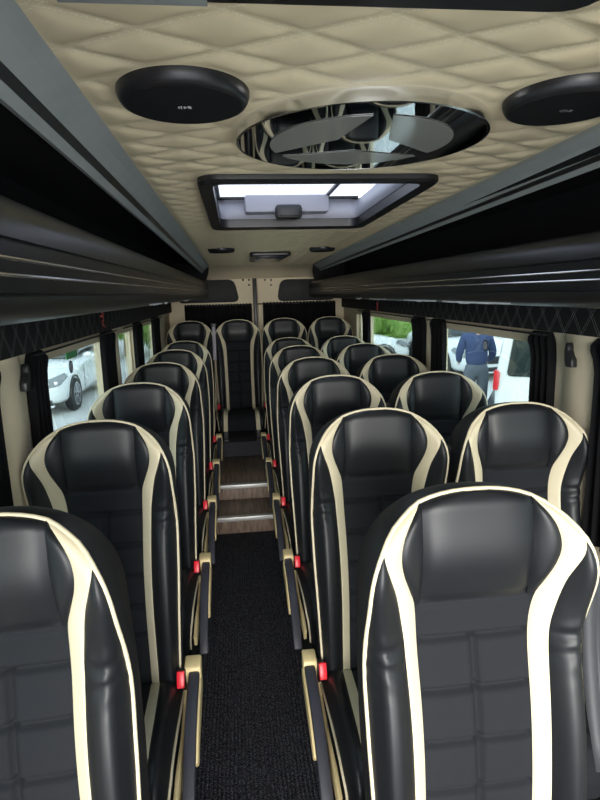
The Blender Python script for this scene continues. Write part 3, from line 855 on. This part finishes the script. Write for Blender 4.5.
def roof_hatch():
    z = zc(2.08)
    sl = -.0137
    t = thing('roof_hatch', 'roof hatch with black rim, white glazed lid and grey handle bar', 'roof hatch', (.235, 2.09, z))
    ox, oy, oz = t.location
    def ring_pts(x0, x1, y0, y1, r): return rounded([(x0, y0), (x1, y0), (x1, y1), (x0, y1)], r, 8)
    outer = ring_pts(-.092, .612, 1.625, 2.690, .07); inner = ring_pts(-.050, .568, 1.680, 2.605, .045)
    bm = bmesh.new(); n = len(outer)
    def V(p, dz): return bm.verts.new((p[0]-ox, p[1]-oy, sl*(p[1]-oy)+dz))
    oT = [V(p, .008) for p in outer]; oB = [V(p, -.010) for p in outer]
    mid = [tuple(Vector(a)*.82+Vector(b)*.18) for a, b in zip(outer, inner)]; oM = [V(p, -.018) for p in mid]
    iB = [V(p, -.014) for p in inner]; iT = [V(p, .03) for p in inner]
    for A, B in ((oT, oB), (oB, oM), (oM, iB), (iB, iT)):
        for i in range(n): bm.faces.new((A[i], A[(i+1) % n], B[(i+1) % n], B[i]))
    from_bm('rim', bm, M['black_plastic'], t, True)
    bm = bmesh.new()
    w0 = [V(p, .02) for p in inner]; ins = ring_pts(-.066, .584, 1.66, 2.625, .045); w1 = [V(p, .105) for p in ins]
    for i in range(n): bm.faces.new((w0[i], w0[(i+1) % n], w1[(i+1) % n], w1[i]))
    o = from_bm('shaft', bm, M['hatch_grey'], t, True); md = o.modifiers.new('s', 'SOLIDIFY'); md.thickness = .004
    bm = bmesh.new(); q = ring_pts(-.075, .593, 1.65, 2.635, .045)
    bm.faces.new([bm.verts.new((p[0]-ox, p[1]-oy, .112)) for p in q])
    from_bm('lid_glass', bm, M['opal'], t)
    fr = bmesh.new()
    # dark seal bars around the lid glass
    for (x0, x1, y0, y1) in ((-.066, -.045, 1.66, 2.62), (.415, .432, 1.66, 2.62), (-.06, .575, 2.595, 2.62)):
        bm_box(fr, x0-ox, x1-ox, y0-oy, y1-oy, .098, .108, .002)
    from_bm('lid_seal', fr, M['black_plastic'], t, True)
    box('lock_bar', .060-ox, .425-ox, 2.51-oy, 2.600-oy, .030, .102, M['hatch_grey'], t, .008)
    hb = box('handle', .188-ox, .303-ox, 2.465-oy, 2.52-oy, -.002, .056, M['black_plastic'], t, .014)
    bm = bmesh.new(); bm_box(bm, .205-ox, .286-ox, 2.46-oy, 2.472-oy, .008, .044, .004)
    from_bm('handle_insert', bm, M['dark_steel'], hb, True)
    return t
roof_hatch()
v = thing('ceiling_vent', 'dark rectangular vent in the ceiling near the rear doors', 'vent', (.262, 4.45, zc(4.45)))
pts = rounded([(-.145, -.42), (.145, -.42), (.125, .42), (-.125, .42)], .03)
prism('vent_frame', pts, -.022, .004, 'z', M['black_plastic'], v, .006)
box('vent_panel', -.10, .105, -.33, .34, -.026, -.018, M['screen'], v, .003)
t = thing('overhead_console', 'black overhead console with a grey front strip at the top frame edge', 'console', (.09, .5, zc(.5)))
prism('console_body', rounded([(-.315, -.30), (.335, -.30), (.335, .183), (-.315, .183)], .05), -.026, .004, 'z', M['black_plastic'], t, .006)
box('console_strip', -.262, -.105, .130, .1815, -.0285, -.0245, M['grey_trim'], t, .001)

# ------------------------------------------------------------------ seat belts hanging between the seats
def belt(x, y, z, drop, label, m, n=3, w=.030):
    t = thing('seat_belt', label, 'seat belt', (x, y, z), 'seat belts between the double seats' if m is M['webbing'] else None)
    bm = bmesh.new(); bm_box(bm, -.028, .028, -.012, .012, -.016, .016, .006); from_bm('belt_guide', bm, M['black_plastic'], t, True)
    for i in range(n):
        bm = bmesh.new(); x0 = (i-(n-1)/2)*.026; prev = None
        for k in range(9):
            u = k/8; zz = -.012 - drop*u; yy = -.004 - .10*u*u*drop/.5 + .004*i - .17*drop*u*.3; xx = x0*(.55+.6*u)
            a = bm.verts.new((xx-w/2*.8, yy-.004*math.sin(k+i), zz)); b = bm.verts.new((xx+w/2*.8, yy+.006*(i-1), zz))
            if prev: bm.faces.new((prev[0], prev[1], b, a))
            prev = (a, b)
        o = from_bm('webbing', bm, m, t, True); md = o.modifiers.new('s', 'SOLIDIFY'); md.thickness = .0016
    return t
belt(.682, .955, H-.56, .36, 'grey belt webbing hanging at the right frame edge beside the nearest right seat', M['webbing'], 2, .034)
for k, lab in ((1, 'black belt straps hanging between the second row right pair of seats'), (2, 'black belt straps hanging between the third row right pair of seats'), (3, 'black belt straps hanging between the fourth row right pair of seats')):
    belt(.680, .985+.76*k, H-.535, .42, lab, M['webbing'], 3, .024)
belt(-.222, 5.46, H-.285, .32, 'pale seat belt hanging between the two left back row seats', M['webbing_light'], 1, .040)

# ------------------------------------------------------------------ stickers on the glass
def ring_sticker(x, y, z, label):
    t = thing('window_sticker', label, 'sticker', (x, y, z), 'oval stickers on the side windows')
    lathe('sticker_rim', [(.028, -.0012), (.028, .0012), (.020, .0012)], M['sticker_dark'], t, 32, axis='x')
    lathe('sticker_face', [(.0195, -.0018), (.0195, .0018)], M['sticker_white'], t, 32, axis='x')
    bm = bmesh.new(); bm_box(bm, -.0024, .0024, -.004, .004, -.012, .012, .001); from_bm('sticker_mark', bm, M['sticker_dark'], t)
XGL, XGR = WX0-.045+.004, WX1+.045-.004
ring_sticker(XGL, 2.36*KL, H-.275*KL, 'small dark ringed sticker on the left window glass, over the parked car')
ring_sticker(XGR, 2.45*KR, H-.262*KR, 'small dark ringed sticker on the right window glass, over the blue jacket')
tag(box('green_sticker', XGL-.001, XGL+.001, 2.31*KL, 2.46*KL, H-.258, H-.224, M['sticker_green'], bev=0), 'small green sticker at the top of the left window', 'sticker')

# ------------------------------------------------------------------ outside
G = -.50
bm = bmesh.new()
vs = [bm.verts.new(p) for p in ((-30, -12, G), (30, -12, G), (30, 45, G), (-30, 45, G))]; bm.faces.new(vs)
struct(from_bm('ground', bm, M['pave']), 'grey paved yard outside the bus')

def loft(name, secs, m, parent, cap=True, sub=1):
    n = len(secs[0]); verts = [v for s_ in secs for v in s_]; faces = []
    for r in range(len(secs)-1):
        for i in range(n):
            j = (i+1) % n; faces.append((r*n+i, r*n+j, (r+1)*n+j, (r+1)*n+i))
    if cap: faces.append(tuple(range(n))[::-1]); faces.append(tuple((len(secs)-1)*n+i for i in range(n)))
    bm = bmesh.new(); vs = [bm.verts.new(v) for v in verts]
    for f_ in faces: bm.faces.new([vs[i] for i in f_])
    o = from_bm(name, bm, m, parent, True)
    if sub: md = o.modifiers.new('u', 'SUBSURF'); md.levels = sub; md.render_levels = sub
    return o
def wheel(parent, x, y, r, side):
    w = lathe('wheel', [(r*.72, -.09), (r*.97, -.085), (r, -.06), (r, .06), (r*.97, .085), (r*.72, .09), (r*.70, .05)], M['tyre'], parent, 40, axis='x')
    w.location = (x, y, r)
    bm = bmesh.new()
    for k in range(7):
        a = 2*PI*k/7; c, s_ = math.cos(a), math.sin(a); p = (-s_*.022, c*.022)
        q = [(c*.03+p[0], s_*.03+p[1]), (c*r*.7+p[0]*.8, s_*r*.7+p[1]*.8), (c*r*.7-p[0]*.8, s_*r*.7-p[1]*.8), (c*.03-p[0], s_*.03-p[1])]
        A = [bm.verts.new((side*.088, u, v_)) for u, v_ in q]; B = [bm.verts.new((side*.06, u, v_)) for u, v_ in q]
        bm.faces.new(A); bm.faces.new(B[::-1])
        for i in range(4): bm.faces.new((A[i], A[(i+1) % 4], B[(i+1) % 4], B[i]))
    from_bm('rim_spokes', bm, M['alloy'], w)
    lathe('rim_ring', [(r*.73, side*.06), (r*.73, side*.091), (r*.66, side*.091), (r*.66, side*.06)], M['alloy'], w, 40, axis='x')
    return w
def make_car(label, loc, rz=0.0, group=None):
    """local: nose at y=0, tail at y=4.5, width 1.8, facing -y"""
    t = thing('car', label, 'car', loc, group, rz)
    # y, half width, bottom z, shoulder z, top z
    st = [(0.0, .62, .30, .52, .60), (.06, .74, .22, .55, .70), (.25, .84, .19, .62, .80), (.6, .89, .18, .72, .89), (1.1, .90, .18, .80, .96), (1.5, .90, .18, .86, 1.00), (2.3, .90, .18, .90, 1.00), (3.2, .90, .18, .92, 1.0), (3.9, .88, .2, .92, 1.02), (4.35, .82, .26, .88, 1.0), (4.5, .72, .34, .80, .92)]
    secs = []
    for y, w, zb, zs, zt in st:
        secs.append([(-w*.92, y, zb), (-w, y, zb+.12), (-w, y, zs-.1), (-w*.97, y, zs), (-w*.80, y, zt-.02), (-w*.4, y, zt), (w*.4, y, zt), (w*.80, y, zt-.02), (w*.97, y, zs), (w, y, zs-.1), (w, y, zb+.12), (w*.92, y, zb)])
    loft('body', secs, M['car_white'], t)
    cab = [(1.35, .78, .99, 1.0), (1.75, .74, 1.0, 1.27), (2.15, .66, 1.0, 1.43), (2.8, .64, 1.0, 1.46), (3.4, .64, 1.0, 1.42), (3.9, .68, 1.0, 1.22), (4.15, .74, .98, 1.0)]
    secs = [[(-.78, y, zb-.04), (-(.78*.5+w*.5), y, (zb+zt)/2), (-w, y, zt-.03), (-w*.8, y, zt), (w*.8, y, zt), (w, y, zt-.03), (.78*.5+w*.5, y, (zb+zt)/2), (.78, y, zb-.04)] for y, w, zb, zt in cab]
    loft('greenhouse', secs, M['car_glass'], t)
    secs = [[(-w, y, zt-.035), (-w*.8, y, zt+.012), (w*.8, y, zt+.012), (w, y, zt-.035)] for y, w, zb, zt in cab[2:5]]
    loft('roof_panel', secs, M['car_white'], t)
    for s in (-1, 1):
        wheel(t, s*.825, .86, .325, s); wheel(t, s*.825, 3.55, .325, s)
        for wy in (.86, 3.55):
            lathe('wheel_arch', [(.375, s*.80), (.375, s*.9045), (.345, s*.9055), (.30, s*.80)], M['black_plastic'], t, 40, (0, wy, .335), 'x')
        pts = [(s*.50, .035), (s*.80, .20), (s*.865, .48), (s*.80, .44), (s*.62, .12)]
        secs = [[(x, y, .58+.0*i), (x, y, .70+.05*i/4)] for i, (x, y) in enumerate(pts)]
        bm = bmesh.new(); 
        A = [(s*.46, .035, .56), (s*.66, .085, .56), (s*.80, .20, .60), (s*.872, .50, .73), (s*.83, .46, .80), (s*.70, .22, .745), (s*.50, .07, .675)]
        f_ = bm.faces.new([bm.verts.new(p) for p in A]); ex = bmesh.ops.extrude_face_region(bm, geom=[f_]); bmesh.ops.translate(bm, vec=(0, -.035, .012), verts=[v_ for v_ in ex['geom'] if isinstance(v_, bmesh.types.BMVert)])
        hl = from_bm('headlamp', bm, M['lamp_glass'], t, True)
        for hx, hy in ((.60, .035), (.74, .12)):
            lathe('lens', [(.048, 0), (.04, -.03), (.012, -.045)], M['chrome'], hl, 20, (s*hx, hy, .645), 'y')
        mi = loft('door_mirror', [[(s*.86, 1.62, .98), (s*.86, 1.62, 1.06), (s*.86, 1.72, 1.06), (s*.86, 1.72, .98)], [(s*.96, 1.60, .96), (s*.96, 1.60, 1.11), (s*.96, 1.74, 1.11), (s*.96, 1.74, .96)], [(s*1.08, 1.63, .98), (s*1.08, 1.63, 1.09), (s*1.08, 1.72, 1.09), (s*1.08, 1.72, .98)]], M['car_white'], t)
        box('door_handle', s*.90-.012, s*.90+.012, 2.45, 2.62, .80, .825, M['chrome'], t, .005)
        for yy in (1.55, 2.65, 3.5):
            box('door_seam', s*.8985-.003, s*.8985+.003, yy, yy+.012, .28, .84, M['black_plastic'], t, 0)
    box('grille', -.40, .40, -.012, .05, .42, .60, M['black_plastic'], t, .01)
    box('lower_intake', -.66, .66, .0, .10, .24, .34, M['black_plastic'], t, .01)
    box('bumper_blade', -.70, .70, -.015, .10, .205, .235, M['car_white'], t, .006)
    return t
make_car('white car parked outside the left window, nose toward the bus front', (-4.20, 10.75, G))
make_car('white car seen behind the person in the dark blue jacket', (6.05, 12.6, G), 0.0)
make_car('white car standing crosswise below the green bushes in the far right window', (5.0, 16.4, G), math.radians(90))

def make_van(loc, rz):
    """local: rear face at x=0, runs along +x, near flank at y=0, far flank y=1.9"""
    t = thing('van', 'white van with red tail lamp and dark side windows, right of the person', 'van', loc, None, rz)
    prof = [(.0, .35), (.0, .55), (.02, .95), (.08, 1.55), (.20, 1.95), (.34, 2.0)]
    # body as loft along x
    st = [(0.0, .05, .34, 1.00), (.02, .02, .30, 1.08), (.10, .0, .28, 1.75), (.22, .0, .28, 1.97), (2.6, .0, .28, 2.0), (3.6, .02, .28, 1.72), (4.1, .03, .28, 1.12), (4.7, .10, .30, .95), (4.85, .2, .34, .75)]
    secs = []
    for x, ins, zb, zt in st:
        a, b = ins, 1.9-ins; zm = min(1.05, zt*.7)
        tp = .10*max(0, min(1, (zt-1.0)))
        secs.append([(x, a+.04, zb), (x, a, zb+.1), (x, a, zm), (x, a+tp, zt-.08), (x, a+tp+.10, zt), (x, b-tp-.10, zt), (x, b-tp, zt-.08), (x, b, zm), (x, b, zb+.1), (x, b-.04, zb)])
    loft('body', secs, M['car_white'], t, sub=1)
    def side_win(x0, x1, zb0, zb1, zt):
        pts = rounded([(x0+.10, zt), (x1, zt), (x1, zb1), (x0, zb0)], .07)
        bm = bmesh.new(); f_ = bm.faces.new([bm.verts.new((x, .10*max(0, (z-1.05))/.9 - .012, z)) for x, z in pts])
        ex = bmesh.ops.extrude_face_region(bm, geom=[f_]); bmesh.ops.translate(bm, vec=(0, .06, 0), verts=[v_ for v_ in ex['geom'] if isinstance(v_, bmesh.types.BMVert)])
        return from_bm('side_window', bm, M['car_glass'], t)
    side_win(.16, .95, 1.02, 1.02, 1.78); side_win(1.05, 2.1, 1.02, 1.02, 1.80); side_win(2.2, 3.1, 1.02, 1.0, 1.78)
    prism('tail_lamp', rounded([(-.015, .82), (.055, .82), (.075, 1.06), (.03, 1.10), (-.005, 1.10)], .02), -.015, .10, 'y', M['tail_red'], t, .01)
    prism('tail_lamp', rounded([(-.015, .82), (.055, .82), (.075, 1.06), (.03, 1.10), (-.005, 1.10)], .02), 1.80, 1.915, 'y', M['tail_red'], t, .01)
    box('rear_bumper', -.12, .12, .02, 1.88, .36, .60, M['black_plastic'], t, .04)
    box('sliding_rail', .9, 2.9, -.012, .02, .93, .95, M['black_plastic'], t, .003)
    for wx in (.9, 3.9):
        for wy, s in ((.10, -1), (1.80, 1)):
            w = lathe('wheel', [(.22, -.09), (.31, -.085), (.33, -.06), (.33, .06), (.31, .085), (.22, .09)], M['tyre'], t, 32, (wx, wy, .33), 'y')
            lathe('hub_cap', [(.21, s*.07), (.21, s*.095), (.05, s*.10)], M['alloy'], w, 32, (wx, wy, .33), 'y')
    return t
make_van((3.50, 7.25, G), math.radians(-30))

# planting beyond the yard
def tree(x, y, h, r, label, cat='tree', trunk=True, seed=1, nleaf=1500):
    rnd = random.Random(seed)
    t = thing('tree' if trunk else 'bush', label, cat, (x, y, G), 'greenery beyond the yard')
    bm = bmesh.new()
    blobs = [(rnd.uniform(-.6, .6)*r, rnd.uniform(-.6, .6)*r, (h-r if trunk else h*.45)+rnd.uniform(-.4, .5)*r, r*rnd.uniform(.45, .7)) for _ in range(8)]
    for i in range(nleaf):
        bx, by, bz, br = blobs[i % len(blobs)]
        d = Vector((rnd.gauss(0, 1), rnd.gauss(0, 1), rnd.gauss(0, 1))).normalized()*br*rnd.uniform(.75, 1.08)
        p = Vector((bx, by, max(.1, bz+d.z))) + Vector((d.x, d.y, 0))
        s_ = r*.10*rnd.uniform(.7, 1.5)
        u = Vector((rnd.gauss(0, 1), rnd.gauss(0, 1), rnd.gauss(0, 1))).normalized(); v_ = u.orthogonal().normalized()
        q = [p+u*s_, p+v_*s_*.5, p-u*s_, p-v_*s_*.5]
        bm.faces.new([bm.verts.new(c) for c in q])
    for bx, by, bz, br in blobs:
        ret = bmesh.ops.create_icosphere(bm, subdivisions=2, radius=br*.82, matrix=Matrix.Translation((bx, by, max(br*.5, bz))))
    from_bm('foliage', bm, M['leaf'], t)
    tube('trunk', [(0, 0, 0), (.03, .02, h*.4), (0, 0, h*.7)], .1*r, M['bark'], t, 8)
    return t
tree(-4.2, 22.0, 3.0, 1.5, 'leafy green tree seen through the far left windows', seed=2)
tree(.2, 24.0, 2.8, 1.4, 'leafy green tree left of the rear doors outside', seed=3)
tree(-8.6, 20.5, 3.2, 1.6, 'leafy green tree behind the parked white car', seed=4)
tree(7.4, 27.0, 3.2, 2.0, 'leafy green tree in the far right window', seed=5)
tree(12.6, 27.0, 3.0, 1.9, 'leafy green tree beyond the cars on the right', seed=6)
tree(3.6, 27.0, 2.6, 1.3, 'low green bush at the left of the far right window', 'bush', False, seed=8)
tag(box('boundary_wall', -12, 14, 32.0, 32.3, G, G+1.6, M['boundary'], bev=.02), 'low pale wall at the back of the yard', 'wall')

# ------------------------------------------------------------------ person outside
def skinned(name, joints, edges, m, parent, root=0, sub=2):
    me = bpy.data.meshes.new(name); me.from_pydata([j[:3] for j in joints], edges, []); me.update(); me.materials.append(m)
    o = bpy.data.objects.new(name, me); link(o, parent)
    sk = o.modifiers.new('skin', 'SKIN'); sk.use_smooth_shade = True
    for i, v_ in enumerate(me.skin_vertices[0].data):
        r = joints[i][3]; v_.radius = r if isinstance(r, tuple) else (r, r); v_.use_root = (i == root)
    md = o.modifiers.new('u', 'SUBSURF'); md.levels = sub; md.render_levels = sub
    return o
def person(loc, rz):
    t = thing('person', 'person in a dark blue jacket and grey trousers standing outside, back to the bus', 'person', loc, None, rz)
    # faces +y (away from the camera), leaning slightly forward
    J = [(0, 0, .95, (.16, .11)), (0, .01, 1.12, (.145, .10)), (0, .04, 1.30, (.17, .11)), (0, .06, 1.43, (.14, .09)), (0, .09, 1.52, .055), (0, .11, 1.60, (.075, .09)), (0, .12, 1.68, (.078, .095)), (0, .12, 1.745, (.055, .065))]
    E_ = [(i, i+1) for i in range(7)]
    for s in (-1, 1):
        b = len(J)
        J += [(s*.19, .05, 1.42, .062), (s*.255, .06, 1.20, .048), (s*.26, .11, 1.12, .042), (s*.235, .27, 1.02, .034), (s*.23, .31, 1.00, .026), (s*.228, .37, .985, (.022, .040))]
        E_ += [(3, b), (b, b+1), (b+1, b+2), (b+2, b+3), (b+3, b+4), (b+4, b+5)]
        h = len(J)
        for f_, (dx, ln) in enumerate(((-.030, .062), (-.010, .075), (.010, .070), (.029, .055))):
            k = len(J); J += [(s*.228+dx*.3, .40, .985+dx, .010), (s*.222+dx*.3, .40+ln*.55, .978+dx, .009), (s*.205+dx*.3, .40+ln*.85, .965+dx, .008)]
            E_ += [(b+5, k), (k, k+1), (k+1, k+2)]
        k = len(J); J += [(s*.205, .355, 1.015, .012), (s*.185, .385, 1.035, .010)]; E_ += [(b+4, k), (k, k+1)]
        l = len(J)
        J += [(s*.10, 0, .86, .098), (s*.105, .015, .52, .066), (s*.11, -.01, .30, .055), (s*.11, -.02, .10, .040), (s*.12, .05, .05, (.042, .035)), (s*.125, .15, .035, (.040, .028))]
        E_ += [(0, l), (l, l+1), (l+1, l+2), (l+2, l+3), (l+3, l+4), (l+4, l+5)]
    skinned('body', J, E_, M['skin'], t)
    # jacket and trousers as slightly larger shells over the body
    J = [(0, .0, .93, (.195, .14)), (0, .01, 1.12, (.185, .135)), (0, .035, 1.30, (.205, .14)), (0, .055, 1.43, (.165, .115)), (0, .08, 1.50, (.075, .075))]
    E_ = [(0, 1), (1, 2), (2, 3), (3, 4)]
    for s in (-1, 1):
        b = len(J); J += [(s*.195, .05, 1.42, .082), (s*.262, .06, 1.20, .070), (s*.265, .11, 1.12, .062), (s*.237, .27, 1.02, .050)]
        E_ += [(3, b), (b, b+1), (b+1, b+2), (b+2, b+3)]
    jk = skinned('jacket', J, E_, M['jacket'], t)
    J = [(0, 0, 1.06, (.165, .12)), (0, 0, .95, (.18, .13))]; E_ = [(0, 1)]
    for s in (-1, 1):
        l = len(J); J += [(s*.10, 0, .86, .115), (s*.108, .015, .52, .085), (s*.112, -.01, .30, .075), (s*.112, -.02, .09, .068)]
        E_ += [(1, l), (l, l+1), (l+1, l+2), (l+2, l+3)]
    skinned('trousers', J, E_, M['trousers'], t)
    for s in (-1, 1):
        skinned('shoe', [(s*.112, -.05, .045, (.045, .045)), (s*.118, .05, .045, (.05, .045)), (s*.125, .17, .035, (.048, .034))], [(0, 1), (1, 2)], M['shoe'], t)
    skinned('hair', [(0, .075, 1.60, (.070, .05)), (0, .09, 1.69, (.088, .085)), (0, .11, 1.755, (.068, .075))], [(0, 1), (1, 2)], M['hair'], t)
    for s in (-1, 1):
        skinned('ear', [(s*.080, .105, 1.645, .010), (s*.088, .098, 1.675, .014), (s*.084, .10, 1.69, .008)], [(0, 1), (1, 2)], M['skin'], t)
        lathe('eye', [(.002, -.012), (.009, -.006), (.012, 0), (.009, .006), (.002, .012)], M['sticker_white'], t, 12, (s*.030, .205, 1.66))
    skinned('nose', [(0, .205, 1.665, .008), (0, .225, 1.630, .012)], [(0, 1)], M['skin'], t)
    box('mouth', -.022, .022, .205, .215, 1.588, 1.598, M['ribbon'], t, .003)
person((3.85, 8.62, G), math.radians(-14))

# ------------------------------------------------------------------ light
w = bpy.data.worlds.new('overcast sky'); scene.world = w; w.use_nodes = True
nt = w.node_tree; bg = nt.nodes['Background']
tc = nd(nt, 'ShaderNodeTexCoord'); sp = nd(nt, 'ShaderNodeSeparateXYZ'); nt.links.new(tc.outputs['Generated'], sp.inputs[0])
cr = nd(nt, 'ShaderNodeValToRGB'); cr.color_ramp.elements[0].position = 0.0; cr.color_ramp.elements[0].color = (0.92, 0.96, 1.0, 1)
cr.color_ramp.elements[1].position = 0.9; cr.color_ramp.elements[1].color = (0.72, 0.82, 1.0, 1)
nt.links.new(sp.outputs[2], cr.inputs[0]); nt.links.new(cr.outputs[0], bg.inputs['Color'])
bg.inputs['Strength'].default_value = 1.0
sd = bpy.data.lights.new('sun', 'SUN'); sd.energy = 1.15; sd.angle = math.radians(36); sd.color = (1.0, .96, .90)
so_ = bpy.data.objects.new('sun', sd); link(so_)
dirv = Vector((0.06, 1.0, -0.17)).normalized()
so_.rotation_euler = dirv.to_track_quat('-Z', 'Y').to_euler()

# ------------------------------------------------------------------ camera
yaw, pitch, roll = .109, .191, .027
fwd = Vector((math.sin(yaw)*math.cos(pitch), math.cos(yaw)*math.cos(pitch), -math.sin(pitch)))
right0 = Vector((math.cos(yaw), -math.sin(yaw), 0)); up0 = right0.cross(fwd)
right = right0*math.cos(roll) - up0*math.sin(roll)
up = up0*math.cos(roll) + right0*math.sin(roll)
cam = bpy.data.cameras.new('camera'); cam.sensor_fit = 'AUTO'; cam.sensor_width = 36; cam.lens = 36*556/800; cam.clip_start = .02
co = bpy.data.objects.new('camera', cam); link(co)
mw = Matrix(((right.x, up.x, -fwd.x, 0), (right.y, up.y, -fwd.y, 0), (right.z, up.z, -fwd.z, H), (0, 0, 0, 1)))
co.matrix_world = mw
scene.camera = co
vs_ = scene.view_settings
vs_.view_transform = 'Standard'; vs_.look = 'None'; vs_.gamma = 1; vs_.use_curve_mapping = False
vs_.exposure = 2.45
